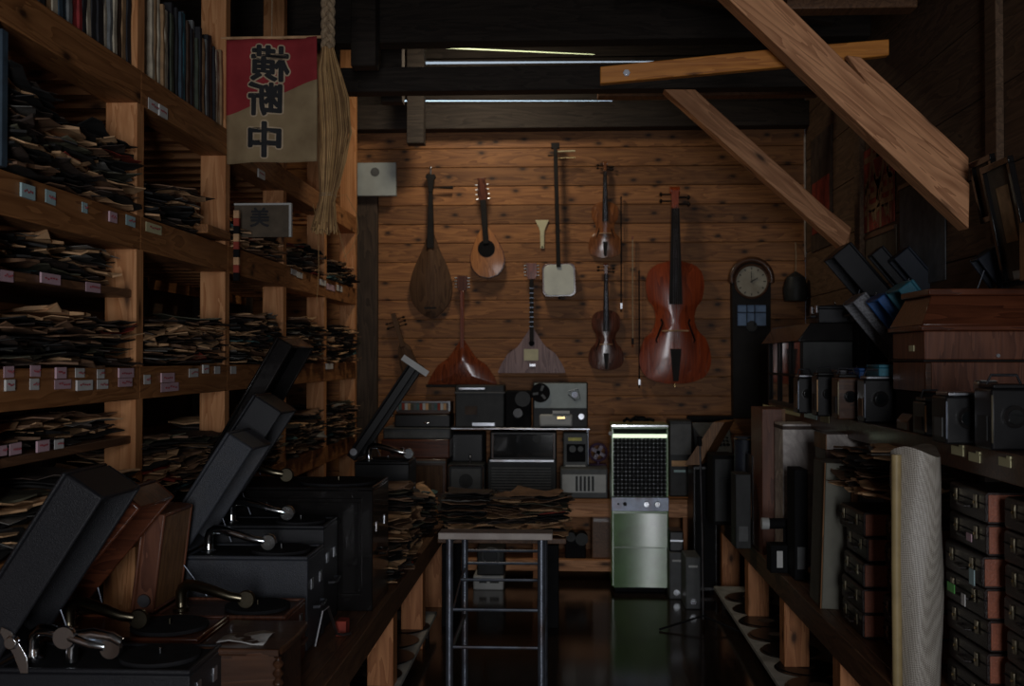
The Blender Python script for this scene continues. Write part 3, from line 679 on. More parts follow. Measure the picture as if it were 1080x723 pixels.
# ---------------- upright albums on the top shelf ----------------
def album(matn, th, hgt, dep, rag):
    m = MB(); r = random.Random(rag)
    n = 6; pts = [(-dep, 0), (0, 0)]+[(rnd.uniform(-.003, .001), hgt*i/n) for i in range(1, n)]+[(-.002, hgt), (-dep, hgt)]
    m.prism(pts, 0, th, 'Y'); return m
pal = ['grey', 'cream', 'olive', 'brown', 'tan', 'black', 'blue', 'tan', 'cream', 'blue', 'blue', 'grey', 'red', 'red', 'black', 'cream', 'black', 'black', 'grey', 'cream']
pal2 = ['cream', 'tan', 'cream', 'tan', 'cream', 'cream', 'black', 'olive', 'black', 'olive', 'black', 'blue', 'teal', 'black', 'brown', 'brown', 'black', 'cream', 'grey', 'olive', 'black', 'tan', 'black', 'grey', 'black', 'brown', 'olive', 'black']
cnt = {}
def nth(c, b_): cnt[(c, b_)] = cnt.get((c, b_), 0)+1; return ORD[cnt[(c, b_)]-1]
for b_, pl, y0, y1 in ((0, pal, 2.62, 3.44), (1, pal2, 3.56, 4.36)):
    y = y0; i = 0
    while y < y1-.02:
        c = pl[i % len(pl)]; th = rnd.uniform(.018, .038) if b_ == 0 else rnd.uniform(.016, .03)
        th = min(th, y1-y); hg = rnd.uniform(.27, .34); o = album('spine_'+c, th-.002, hg, .22, i).build('record_album', 'spine_'+c, bevel=.002,
            loc=(PX-.012+rnd.uniform(-.012, .006), y, levels[3][1]+.001), label='upright %s album, %s %s one from the left on top of the %s rack bay' % (c, nth(c, b_), c, ('nearest', 'second')[b_]), cat='record album', group='%s albums on the top shelf, bay %s' % (c, ('one', 'two')[b_]), rot=(rnd.uniform(-.0, .015), 0, 0))
        y += th; i += 1
# third bay top
y = 4.46; i = 0
while y < 5.2:
    c = ('black', 'brown', 'olive', 'grey')[i % 4]; th = rnd.uniform(.02, .035)
    album('spine_'+c, th-.002, rnd.uniform(.12, .16), .2, i).build('record_album', 'spine_'+c, bevel=.002, loc=(PX-.03, y, levels[3][1]+.001), label='low %s album, %s %s one behind the red flag on the top shelf' % (c, nth(c, 2), c), cat='record album', group='%s albums behind the flag' % c)
    y += th; i += 1
# items in rack
t = T('egg_tray_panel', 'dark grey dimpled tray standing at the back of the second rack bay', 'tray', (-1.95, 3.6, 1.87))
m = MB(); m.box(0, .01, 0, .75, 0, .24)
for i in range(10):
    for j in range(3): m.lathe([(.03, .0), (.018, .016), (.004, .02)], (.01, .04+i*.075, .04+j*.08), 'X', 8)
m.build('tray_body', 'machine_grey', t)
# calligraphy board, striped pole, blue post edge
t = T('calligraphy_board', 'grey-brown board with brushed black character standing in third rack bay', 'sign', P(247, 250, 4.47)+Vector((0, 0, 0)))
a = P(247, 250, 4.47); c = P(307, 215, 4.47); w = c.x-a.x; h = c.z-a.z
bx('panel', 'poster_brown', 0, w, 0, .015, 0, h, t, bevel=.001); m = MB(); m.box(w-.008, w+.002, -.004, .017, 0, h+.004); m.box(0, w-.0081, -.004, .017, h-.004, h+.004); m.build('edge_trim', 'light_plastic', t)
plain('flag_outline', (.55, .42, .28), .9)
def text_mesh(s, size, mat, loc, parent=None, mirror=False, name='lettering', ext=.0008, bold=0, rot=(R(90), 0, 0), thick=0):
    cu = bpy.data.curves.new('txt', 'FONT'); cu.body = s; cu.size = size; cu.align_x = 'CENTER'; cu.align_y = 'CENTER'; cu.extrude = ext; cu.offset = bold; cu.resolution_u = 3
    o = bpy.data.objects.new('txt', cu); C.objects.link(o); dg = bpy.context.evaluated_depsgraph_get(); me = bpy.data.meshes.new_from_object(o.evaluated_get(dg)); bpy.data.objects.remove(o)
    if thick:
        import bmesh
        bm = bmesh.new()
        for k in range(12):
            m2 = me.copy(); m2.transform(Matrix.Translation((thick*math.cos(k*math.pi/6), thick*math.sin(k*math.pi/6), k*.00004))); bm.from_mesh(m2); bpy.data.meshes.remove(m2)
        m2 = me.copy(); m2.transform(Matrix.Translation((0, 0, .0006))); bm.from_mesh(m2); bpy.data.meshes.remove(m2); bm.to_mesh(me); bm.free()
    if mirror:
        for v in me.vertices: v.co.x *= -1
        me.flip_normals()
    me.materials.clear(); me.materials.append(M[mat]); o = bpy.data.objects.new(name, me); C.objects.link(o); o.location = loc; o.rotation_euler = rot
    if parent: o.parent = parent
    return o
text_mesh('美', .085, 'ink', (w*.45, -.003, h*.55), t, thick=.002)
t = T('measuring_pole', 'thin red and white banded pole beside the calligraphy board', 'pole', (PX+.012, 4.36, 1.72))
m = MB()
for i in range(9):
    m.cur = (0, 1, 2)[i % 3]; m.box(0, .022, 0, .02, i*.032, i*.032+.031)
m.build('banded_rod', None, t, mats=['matte_black', 'sl_red', 'sl_tan'])
bx('folder', 'spine_blue', -.02, .010, 0, .03, 0, .33, loc=(PX+.012, 2.515, 1.86+.001), label='blue-grey upright folder at the left edge in front of the piled sleeves', cat='folder')
# square timber stub lying on the beam in second bay
t = bx('timber_offcut', 'cedar_y', -.05, .02, 0, .28, 0, .035, loc=(PX, 4.02, 1.875), rot=(0, 0, 0), label='short offcut of timber lying on the blue tag shelf by second post', cat='timber')
# ---------------- flag and straw bundle ----------------
FY = 4.30
a = P(238, 172, FY); c = P(335, 40, FY); w = c.x-a.x; h = c.z-a.z; cx = (a.x+c.x)/2; cz = (a.z+c.z)/2
fl = T('cloth_flag', 'red and beige cloth flag with black characters seen from behind', 'flag', (cx, FY, cz))
wav = lambda x, z: .012*math.sin(x*26)+.01*math.sin(x*11+z*5)
m = MB(); nx, nz = 24, 24; vv = []
for j in range(nz+1):
    for i in range(nx+1):
        x = -w/2+w*i/nx; z_ = -h/2+h*j/nz; vv.append((x, wav(x, z_), z_+.006*(x/w)*(1 if j > 12 else 1)))
m.add(vv, [(j*(nx+1)+i, j*(nx+1)+i+1, (j+1)*(nx+1)+i+1, (j+1)*(nx+1)+i) for j in range(nz) for i in range(nx)])
o = m.build('cloth', 'flag_cloth', fl); sd = o.modifiers.new('thick', 'SOLIDIFY'); sd.thickness = .0015; sd.offset = 1
for ch, px, py, sz, mat_, off in [(c_, p_, q_, s_, m_, f_) for c_, p_, q_, s_ in (('横', 285, 70, .150), ('断', 281, 108, .140), ('中', 280, 151, .150)) for m_, f_ in (('flag_outline', 1), ('ink', 0))]:
    p = P(px, py, FY)-Vector((cx, FY, cz)); o = text_mesh(ch, sz, mat_, (p.x, 0, p.z), fl, True, ext=.0, thick=.0105 if off else .0048, name='character' if not off else 'character_outline')
    me = o.data
    for v in me.vertices: v.co.z += (.0045 if off else .0065)-wav(p.x+v.co.x, p.z+v.co.y)
    if off: tag(o, 'pale outline of a brushed character')
MB().cyl((-w/2-.02, .0, h/2+.004), (w/2+.02, .0, h/2+.004), .006).build('rod', 'sl_tan', fl)
MB().tube([(0, 0, h/2), (0, .02, 3.95-cz)], .002, 6).build('hanging_cord', 'rope', fl)
SY = 4.15
q = P(346, 0, SY); sb = T('straw_bundle', 'braided bundle of dry rice straw hanging beside the flag', 'straw bundle', (q.x, SY, P(346, 240, SY).z))
zl = lambda py: P(346, py, SY).z-P(346, 240, SY).z
k = SY/FPX
for ph in (0, 2.1, 4.2):
    MB().tube([(.017*math.sin(i*.42+ph), .013*math.sin(2*(i*.42+ph)), zl(52-i*2.2)) for i in range(40)], .0115, 8).build('braid_strand', 'rope', sb)
m = MB(); r = random.Random(3)
prof = [(50, 6), (75, 13), (105, 17), (140, 18), (170, 15), (195, 11), (208, 8.5), (215, 9.5), (240, 14)]
cxo = [0, 2, 6, 8, 5, 2, 0, -1, -4]
for s in range(170):
    m.cur = s % 3
    t_ = r.uniform(0, 2*math.pi); rr_ = math.sqrt(r.uniform(.1, 1)); e_ = r.uniform(-6, 8)
    pts = []
    for i, ((py, w_), ox) in enumerate(zip(prof, cxo)):
        w2 = w_*rr_*k*r.uniform(.9, 1.08); pts.append((ox*k+w2*math.cos(t_+i*.05), w2*math.sin(t_+i*.05)*.8, zl(py+(e_ if i == 8 else 0))))
    m.tube(pts, [.0023]*len(pts), 5)
plain('straw_dark', (.22, .12, .05), .8); plain('straw_pale', (.58, .36, .16), .8)
m.build('straw', None, sb, mats=['straw', 'straw_dark', 'straw_pale'])
MB().tube([((8.8*k)*math.cos(a*.5), (8.8*k)*math.sin(a*.5)*.85, zl(208)+a*.0006) for a in range(26)], .002, 6).build('binding', 'rope', sb)
for n_, pts in enumerate(([(352, 225), (358, 245), (362, 262), (366, 275)], [(330, 215), (336, 240), (336, 290), (334, 320)], [(350, 208), (365, 205), (376, 225), (378, 245), (371, 262), (362, 272)])):
    MB().tube([P(x, y, SY)-sb.location for x, y in pts], .0011, 5).build('loose_straw', 'straw', sb)
MB().tube([(0, 0, zl(-30)), (0, 0, 3.98-sb.location.z)], .003, 6).build('hanging_cord', 'rope', sb)

# ---------------- instruments on the planked wall ----------------
WY = BACK-.004; K = WY/FPX
def wall_thing(name, label, cat, px, py, tilt=0):
    p = P(px, py, WY); o = T(name, label, cat, (p.x, WY, p.z)); o.rotation_euler = (0, R(tilt), 0); return o
def lin(prof, z):
    for (z0, w0), (z1, w1) in zip(prof, prof[1:]):
        if z0 <= z <= z1:
            return w0+(w1-w0)*(z-z0)/(z1-z0)
    return 0
def crom(prof, z):
    n = len(prof)
    for i in range(n-1):
        if prof[i][0] <= z <= prof[i+1][0]:
            t = (z-prof[i][0])/(prof[i+1][0]-prof[i][0]+1e-9)
            p0 = prof[max(i-1, 0)][1]; p1 = prof[i][1]; p2 = prof[i+1][1]; p3 = prof[min(i+2, n-1)][1]
            return max(.0, .5*((2*p1)+(p2-p0)*t+(2*p0-5*p1+4*p2-p3)*t*t+(3*p1-p0-3*p2+p3)*t**3))
    return 0
def body(prof, depth, dome, y0=0, n=36, smoothp=True, steps=(1, .9, .65, .3)):
    """prof: (z, half width) in metres bottom to top; back at y0, front towards -y, arched"""
    f = crom if smoothp else lin
    zs = [prof[0][0]+(prof[-1][0]-prof[0][0])*(.5-.5*math.cos(math.pi*i/n)) for i in range(n+1)]
    ri = [(f(prof, z), z) for z in zs]; loop = [(x, z) for x, z in ri]+[(-x, z) for x, z in ri[::-1]]
    zc = (prof[0][0]+prof[-1][0])/2; m = MB(); L_ = len(loop); vs = [(x, y0, z) for x, z in loop]; rings = 1
    for k, s in enumerate(steps):
        sz = 1-(1-s)*.55 if k else 1
        yy = y0-depth-dome*math.sin(math.pi/2*(1-s))
        vs += [(x*s, yy, zc+(z-zc)*sz) for x, z in loop]; rings += 1
    fs = [tuple(range(L_))]
    for r_ in range(rings-1):
        for i in range(L_): fs.append((r_*L_+i, r_*L_+(i+1) % L_, (r_+1)*L_+(i+1) % L_, (r_+1)*L_+i))
    base = (rings-1)*L_; vs.append((0, y0-depth-dome, zc)); c_ = len(vs)-1
    for i in range(L_): fs.append((base+i, base+(i+1) % L_, c_))
    m.add(vs, fs); return m
def pegs(t, mat, zs, xl, y, r=.006, side=None):
    for i, z in enumerate(zs):
        m = MB()
        s = (1 if i % 2 else -1) if side is None else side
        m.cyl((0, y, z), (s*xl, y, z), r*.5, n=8); m.lathe([(.001, 0), (r, .003), (r*1.5, .012), (.001, .022)], (0, 0, 0), 'Z', 10, Matrix.Translation((s*xl, y, z)) @ Matrix.Rotation(s*math.pi/2, 4, 'Y'))
        m.build('tuning_peg', mat, t)
def viol(label, cat, px, py, ytop, ybot, bt, bb, hw, mat, name, kk=K):
    """px centre, py = scroll top .. ybot end button; bt,bb body top/bottom in px"""
    t = wall_thing(name, label, cat, px, ybot); Z = lambda y: (ybot-y)*kk
    H_ = Z(bt)-Z(bb); z0 = Z(bb); W_ = hw*kk
    pr = [(z0, W_*.25), (z0+H_*.012, W_*.5), (z0+H_*.05, W_*.80), (z0+H_*.12, W_*.96), (z0+H_*.2, W_), (z0+H_*.3, W_*.94), (z0+H_*.385, W_*.82), (z0+H_*.40, W_*.70), (z0+H_*.47, W_*.57), (z0+H_*.55, W_*.54), (z0+H_*.63, W_*.62), (z0+H_*.65, W_*.72),
          (z0+H_*.73, W_*.79), (z0+H_*.82, W_*.81), (z0+H_*.91, W_*.73), (z0+H_*.965, W_*.52), (z0+H_, W_*.12)]
    d = H_*.09
    body(pr, d, d*.45).build('body', mat, t)
    fy = -d-d*.45
    m = MB()   # neck, scroll, peg box
    zt = Z(ytop); nb = z0+H_
    m.add([(-.03*H_, -d*.4, nb-.01), (.03*H_, -d*.4, nb-.01), (.03*H_, fy-.004, nb-.01), (-.03*H_, fy-.004, nb-.01), (-.022*H_, fy*.75, zt-.12*H_), (.022*H_, fy*.75, zt-.12*H_), (.022*H_, fy-.004, zt-.12*H_), (-.022*H_, fy-.004, zt-.12*H_)],
          [(0, 1, 2, 3), (4, 5, 6, 7), (0, 1, 5, 4), (1, 2, 6, 5), (2, 3, 7, 6), (3, 0, 4, 7)])
    m.box(-.028*H_, .028*H_, fy*.9, fy*.4, zt-.16*H_, zt-.02*H_); m.cyl((-.04*H_, fy*.55, zt-.02*H_), (.04*H_, fy*.55, zt-.02*H_), .035*H_)
    m.build('neck', mat, t, bevel=.001)
    m = MB(); w1 = .045*H_
    m.add([(-w1*1.2, fy-.004, z0+H_*.64), (w1*1.2, fy-.004, z0+H_*.64), (w1*.7, fy-.004, zt-.17*H_), (-w1*.7, fy-.004, zt-.17*H_)]+[(-w1*1.2, fy-.014*(H_+.3), z0+H_*.64), (w1*1.2, fy-.014*(H_+.3), z0+H_*.64), (w1*.7, fy-.010, zt-.17*H_), (-w1*.7, fy-.010, zt-.17*H_)],
          [(0, 1, 2, 3), (4, 5, 6, 7), (0, 1, 5, 4), (1, 2, 6, 5), (2, 3, 7, 6), (3, 0, 4, 7)])
    m.build('fingerboard', 'ebony', t)
    m = MB(); m.prism([(-.02*H_, z0+H_*.02), (.02*H_, z0+H_*.02), (.045*H_, z0+H_*.28), (-.045*H_, z0+H_*.28)], fy-.02*H_-.002, fy-.002); m.build('tailpiece', 'ebony', t, bevel=.001)
    m = MB(); bz = z0+H_*.42; hb = H_*.07; m.prism([(-.11*H_, fy+.01*H_), (-.10*H_, fy-hb*.4), (-.05*H_, fy-hb*.8), (0, fy-hb), (.05*H_, fy-hb*.8), (.10*H_, fy-hb*.4), (.11*H_, fy+.01*H_)], bz, bz+.012*H_, 'Z'); m.build('bridge', 'sl_tan', t)
    m = MB()
    for s in (-1, 1):
        m.tube([(s*W_*.40, fy*.93, bz+H_*.10), (s*W_*.36, fy*.95, bz+H_*.07), (s*W_*.45, fy*.9, bz), (s*W_*.54, fy*.85, bz-H_*.07), (s*W_*.5, fy*.86, bz-H_*.09)], .008*H_, 6)
    m.build_each('sound_hole', 'matte_black', t)
    pegs(t, 'ebony', [zt-.05*H_, zt-.075*H_, zt-.105*H_, zt-.13*H_], .10*H_, fy*.65, .014*H_)
    m = MB()
    for s in range(4):
        x = (s-1.5)*.012*H_; m.tube([(x, fy-.02*H_, z0+H_*.28), (x*1.5, fy-hb, bz), (x*.7, fy-.012, zt-.15*H_)], .0007, 4)
    m.build('strings', 'steel', t)
    return t, z0, fy
cello, z0, fy = viol('large glossy red-brown cello hanging at the right of the planked wall', 'cello', 711, 405, 201, 405, 276, 404, 37, 'cello_red', 'cello')
MB().cyl((0, -.03, z0-.022), (0, -.03, z0+.012), .006).build('endpin', 'brass', cello)
viol('orange-brown violin hanging upper right with shiny pale edges', 'violin', 638, 273, 172, 273, 213, 272, 17.5, 'violin_brown', 'violin')
viol('dark violin hanging directly below the orange-brown one', 'violin', 639, 391, 279, 391, 327, 390, 18.5, 'violin_dark', 'violin')
# bows
for px, y0, y1, mt, lab in ((655, 208, 329, 'ebony', 'black bow hanging right of the upper violin'), (667, 250, 366, 'balalaika_red', 'reddish bow hanging in the middle of the three bows'), (674, 286, 409, 'ebony', 'black bow hanging just left of the cello body')):
    t = wall_thing('instrument_bow', lab, 'bow', px, y1); h = (y1-y0)*K
    MB().tube([(0, -.02, 0), (0, -.022, h*.2), (.003, -.016, h*.5), (0, -.02, h)], [.0045, .0045, .004, .0035], 8).build('stick', mt, t)
    MB().box(-.008, .008, -.04, -.02, .02, .06).build('frog', 'ebony' if mt != 'ebony' else 'steel', t, bevel=.002)
    MB().box(-.004, .004, -.036, -.034, .06, h-.01).build('hair', 'matte_black' if mt == 'ebony' else 'rope', t)
    MB().box(-.005, .005, -.038, -.018, h-.02, h).build('tip', mt, t, bevel=.001)
# long neck pear lute with one long peg
t = wall_thing('pear_lute', 'dark pear-shaped lute with a long neck and single side peg, leftmost high', 'lute', 455, 336); Z = lambda y, b=336: (b-y)*K
body([(0, .0), (Z(333), 7*K), (Z(327), 14*K), (Z(318), 20*K), (Z(306), 22.5*K), (Z(293), 21*K), (Z(278), 16*K), (Z(264), 9.5*K), (Z(253), 5.5*K), (Z(247), 3.5*K)], .035, .03).build('body', 'lute_brown', t)
m = MB(); m.add([(-.024, -.02, Z(262)), (.024, -.02, Z(262)), (.024, -.068, Z(262)), (-.024, -.068, Z(262)), (-.012, -.03, Z(196)), (.012, -.03, Z(196)), (.012, -.055, Z(196)), (-.012, -.055, Z(196))], [(0, 1, 2, 3), (4, 5, 6, 7), (0, 1, 5, 4), (1, 2, 6, 5), (2, 3, 7, 6), (3, 0, 4, 7)]); m.build('neck', 'ebony', t, bevel=.002)
m = MB(); m.prism([(-.014, Z(203)), (.014, Z(203)), (.022, Z(190)), (.036, Z(187)), (.028, Z(184)), (-.028, Z(184)), (-.036, Z(187)), (-.022, Z(190))], -.06, -.03); m.build('headstock', 'ebony', t, bevel=.002)
MB().cyl((0, -.045, Z(198)), (.06, -.045, Z(198)), .004, n=8).cyl((.06, -.045, Z(198)), (.15, -.045, Z(198)), .006, .011, n=12).build('long_peg', 'ebony', t)
MB().cyl((0, -.045, Z(184)), (0, -.045, Z(178)), .006).sph((0, -.045, Z(177)), .011).build('finial', 'steel', t)
MB().box(-.04, .04, -.070, -.062, Z(326), Z(324)).build('bridge', 'ebony', t)
# mandolin
t = wall_thing('mandolin', 'bowl-back mandolin with glossy rim, second from left high on wall', 'mandolin', 516, 293, -4); Z = lambda y: (293-y)*K
body([(0, 2*K), (Z(291), 9*K), (Z(285), 14.5*K), (Z(277), 17.3*K), (Z(268), 16.5*K), (Z(258), 13*K), (Z(249), 9*K), (Z(243), 5*K), (Z(241), 3*K)], .075, .006).build('body', 'mandolin_top', t)
m = body([(0-.006, 2*K), (Z(291)-.004, 10*K), (Z(285), 15.8*K), (Z(277), 18.4*K), (Z(268), 17.4*K), (Z(258), 13.8*K), (Z(249), 9.6*K)], .060, .001); m.build('bowl', 'violin_dark', t)
m = MB(); m.lathe([(.001, -.0845), (9*K, -.0845), (9*K, -.080), (.001, -.08)], (0, 0, Z(263)), 'Y', 24); m.build('sound_hole', 'matte_black', t)
m = MB(); m.box(-.019, .019, -.095, -.06, Z(258), Z(212)); m.build('neck', 'ebony', t, bevel=.002)
m = MB(); m.prism([(-.02, Z(214)), (.02, Z(214)), (.034, Z(206)), (.03, Z(198)), (.024, Z(192)), (.03, Z(189)), (-.03, Z(189)), (-.024, Z(192)), (-.03, Z(198)), (-.034, Z(206))], -.09, -.07); m.build('headstock', 'violin_dark', t, bevel=.002)
m = MB()
for s in (-1, 1):
    for i in range(4): m.cyl((s*.03, -.08, Z(211-i*5)), (s*.046, -.08, Z(211-i*5)), .005, n=8)
m.build_each('tuning_peg', 'steel', t)
# shamisen
t = wall_thing('shamisen', 'three-string lute with long black neck and square white skin body', 'shamisen', 590, 313, -1.5); Z = lambda y: (313-y)*K
def rsq(hw, hh, r, z0):
    pts = []
    for cx_, cz_, a in ((hw-r, hh-r, 0), (-hw+r, hh-r, 90), (-hw+r, -hh+r, 180), (hw-r, -hh+r, 270)): pts += [(cx_+x, cz_+z_+z0) for x, z_ in arc(0, 0, r, a, a+90, 6)]
    return pts
MB().prism(rsq(17.5*K, 17.5*K, 6*K, Z(296)), -.085, 0).build('body_frame', 'violin_dark', t, bevel=.003)
MB().prism(rsq(15.6*K, 16*K, 6*K, Z(296)), -.092, -.0851).build('skin', 'skin_white', t, bevel=.002)
m = MB(); m.box(-.014, .014, -.105, -.075, Z(283), Z(168)); m.build('neck', 'ebony', t, bevel=.003)
m = MB(); m.box(-.013, .013, -.1, -.075, Z(168), Z(158)); m.prism([(-.028, Z(159)), (.028, Z(159)), (.028, Z(153)), (-.028, Z(153))], -.1, -.07); m.build('headstock', 'ebony', t, bevel=.003)
for dz, mt in ((162, 'cream'), (166, 'ebony'), (169, 'brass')): MB().cyl((0, -.088, Z(dz)), ((.13 if dz == 162 else -.05 if dz == 166 else .13), -.088, Z(dz)), .004, .006, n=10).build('tuning_peg', mt, t)
MB().cyl((0, -.04, Z(313)), (0, -.04, Z(315.5)), .008).build('end_button', 'ebony', t)
# plectrum
t = wall_thing('plectrum', 'cream fan-shaped plectrum hanging on the wall left of the white-bodied lute', 'plectrum', 572, 262); Z = lambda y: (262-y)*K
MB().prism([(-.013, 0), (.012, 0), (.014, Z(244)), (.022, Z(240)), (.045, Z(232)), (-.048, Z(232)), (-.024, Z(240)), (-.015, Z(244))], -.012, -.002).build('plectrum_blade', 'cream', t, bevel=.002)
MB().cyl((0, -.0135, .01), (0, -.0121, .01), .006, n=10).build('hanging_hole', 'matte_black', t)
# balalaikas
def balalaika(label, px, yb, yt, hw, ynk, yh0, yh1, hhw, mat, hmat, dome):
    t = wall_thing('balalaika', label, 'balalaika', px, yb); Z = lambda y: (yb-y)*K
    body([(0, hw*K), (Z(yb-3), (hw-.5)*K), (Z(yb-20 if yb-20 > yt else (yb+yt)/2), hw*.72*K), (Z((yb+yt)/2-4), hw*.42*K), (Z(yt+8), hw*.2*K), (Z(yt), 2.2*K)], .06, dome, smoothp=True, n=24).build('body', mat, t)
    m = MB(); m.box(-.013, .013, -.085, -.05, Z(yt+14), Z(yh0)); m.build('neck', 'ebony' if mat == 'balalaika_grey' else mat, t, bevel=.002)
    m = MB(); m.prism([(-hhw*K*.7, Z(yh0)), (hhw*K*.7, Z(yh0)), (hhw*K, Z(yh0-4)), (hhw*K*.95, Z(yh1)), (-hhw*K*.95, Z(yh1)), (-hhw*K, Z(yh0-4))], -.075, -.052); m.build('headstock', hmat, t, bevel=.002)
    m = MB()
    for i in range(4):
        for s in (-1, 1): m.cyl((s*hhw*K*.9, -.064, Z(yh0-4-i*(yh0-yh1)/5)), (s*(hhw*K+.016), -.064, Z(yh0-4-i*(yh0-yh1)/5)), .005, n=8)
    m.build_each('tuning_peg', 'dull_steel', t); return t, Z
t, Z = balalaika('dark red-brown triangular balalaika hanging low on the left of the wall', 488.5, 405, 358, 36, 0, 307, 291, 5.5, 'balalaika_red', 'violin_dark', .03)
MB().box(-.24, .24, -.095, -.002, -.018, -.001).build('base_edge', 'ebony', t, bevel=.002)
t, Z = balalaika('pale greyish-pink triangular balalaika with a cream paper label', 561, 393, 346, 35, 0, 295, 278, 5.5, 'balalaika_grey', 'balalaika_red', .004)
MB().box(-8*K, 7*K, -.0665, -.0645, Z(380), Z(368)).build('paper_label', 'cream', t, smooth=False)
MB().box(-2*K, 4*K, -.07, -.0641, Z(386), Z(383.5)).build('bridge', 'steel', t)
MB().lathe([(.001, -.0662), (3*K, -.0662), (3*K, -.064), (.001, -.064)], (0, 0, Z(362)), 'Y', 18).build('sound_hole', 'matte_black', t)
m = MB()
for i in range(9): m.box(-.0135, .0135, -.0865, -.0851, Z(345-i*5), Z(344.6-i*5)+.002)
m.build('frets', 'dull_steel', t)
# small tilted ukulele
t = wall_thing('small_fiddle', 'small dark fiddle-like instrument hanging tilted above the tagged lid', 'fiddle', 436, 398, -17); Z = lambda y: (398-y)*K
body([(0, 3*K), (Z(394), 8*K), (Z(384), 9*K), (Z(374), 7.5*K), (Z(366), 6.5*K), (Z(360), 3*K)], .05, .006).build('body', 'lute_brown', t)
m = MB(); m.prism([(-.016, Z(364)), (.016, Z(364)), (.013, Z(345)), (.020, Z(340)), (.014, Z(327)), (-.014, Z(327)), (-.020, Z(340)), (-.013, Z(345))], -.06, -.03); m.build('neck', 'lute_brown', t, bevel=.002)
pegs(t, 'ebony', [Z(334), Z(338), Z(342)], .05, -.045, .006, 1); pegs(t, 'ebony', [Z(336), Z(341)], .05, -.045, .006, -1)
# grey junction box on the wall
t = wall_thing('junction_box', 'pale grey electrical box fixed at the upper left of the planked wall', 'electrical box', 400, 209); Z = lambda y: (209-y)*K
bx('cover', 'grey_box', -20.5*K, 20.5*K, -.11, -.062, 0, 35*K, t, bevel=.004)
bx('back_box', 'grey_box', -19*K, 19*K, -.0619, -.001, .01, 34*K, t) if False else None
MB().lathe([(.001, -.1115), (.03, -.1115), (.03, -.11), (.001, -.11)], (-.01, 0, Z(184)), 'Y', 20).build('faint_emblem', 'machine_grey', t)
# wall clock
t = wall_thing('pendulum_clock', 'old pendulum wall clock with round yellowed face and blue lower glass', 'clock', 790.5, 440); Z = lambda y: (440-y)*K
out = [(-19*K, 0), (19*K, 0), (20*K, Z(295))]+arc(0, Z(297), 21*K, 0, 180, 16)+[(-20*K, Z(295))]
m = MB(); m.prism(out, -.09, 0); m.build('case', 'ebony', t, bevel=.006)
m = MB(); m.tube([(20.5*K*math.cos(R(a)), -.095, Z(297)+20.5*K*math.sin(R(a))) for a in range(-10, 191, 10)], .02, 10); m.build('arched_moulding', 'walnut', t)
MB().lathe([(.001, -.096), (16.5*K, -.096), (16.5*K, -.0901), (.001, -.0901)], (0, 0, Z(299)), 'Y', 36).build('dial', 'clock_face', t)
m = MB()
for i in range(12):
    a = R(30*i); Mx = Matrix.Translation((0, 0, Z(299))) @ Matrix.Rotation(a, 4, 'Y'); m.box(-.003, .003, -.0975, -.0962, .078, .092, Mx)
m.build('hour_marks', 'ink', t)
m = MB(); m.box(-.003, .003, -.101, -.099, -.01, .045, Matrix.Translation((0, 0, Z(299))) @ Matrix.Rotation(R(60), 4, 'Y')); m.box(-.002, .002, -.104, -.102, -.01, .065, Matrix.Translation((0, 0, Z(299))) @ Matrix.Rotation(R(-3), 4, 'Y')); m.build_each('clock_hand', 'ink', t)
MB().tube([(17*K*math.cos(R(a)), -.098, Z(299)+17*K*math.sin(R(a))) for a in range(0, 360, 12)], .008, 8, closed=True).build('bezel', 'walnut', t)
plain('blue_glass', (.16, .24, .38), .15, var=.4, scale=8)
bx('lower_glass', 'blue_glass', -15*K, 15*K, -.095, -.0901, Z(345), Z(323), t)
m = MB()
for x in (-15, -5, 3, 15): m.box(x*K-.003, x*K+.003, -.1, -.0951, Z(345), Z(323))
for y in (345, 331, 323): m.box(-15*K, 15*K, -.0995, -.0951, Z(y)-.003, Z(y)+.003)
m.build('glass_bars', 'ebony', t)
MB().lathe([(.001, -.1), (.035, -.1), (.035, -.0951), (.001, -.0951)], (0, 0, Z(345)), 'Y', 20).build('pendulum_bob', 'machine_dark', t)

# ---------------- metal desk in the aisle ----------------
t = T('metal_desk', 'narrow desk with pale wooden top and blue-grey steel legs in the aisle', 'desk', (-.247, 3.86, 0)); DZ = .80; top_z = P(520, 561.5, 3.86).z
plain('desk_top', (.44, .39, .35), .55, var=.12, dirt=(.25, .19, .16))
zt = top_z; bx('top', 'desk_top', -.203, .205, -.01, .085, zt-.024, zt, t)
lx = .165
for s in (-1, 1):
    for y, q in ((.02, zt-.025), (.62, zt-.10)):
        MB().tube([(s*lx, y, 0), (s*lx, y, q)], .0135, 12).build('leg', 'dull_steel', t)
    MB().tube([(s*lx, .03, zt-.03), (s*lx, .61, zt-.112)], .008, 8).build('side_rail', 'dull_steel', t)
    MB().tube([(s*lx, .033, .34), (s*lx, .607, .34)], .008, 8).build('side_rail', 'dull_steel', t)
for y, zs in ((.02, (.50, .366)), (.30, (.55,)), (.62, (.605, .553))):
    for q in zs: MB().tube([(-lx+.013, y, q), (lx-.013, y, q)], .006, 8).build('cross_rail', 'dull_steel', t)
for s in (-1, 1): MB().tube([(s*(lx-.013), .033, .50), (s*(lx-.013), .30, .55), (s*(lx-.013), .607, .553)], .004, 6).build('rack_side_wire', 'dull_steel', t)

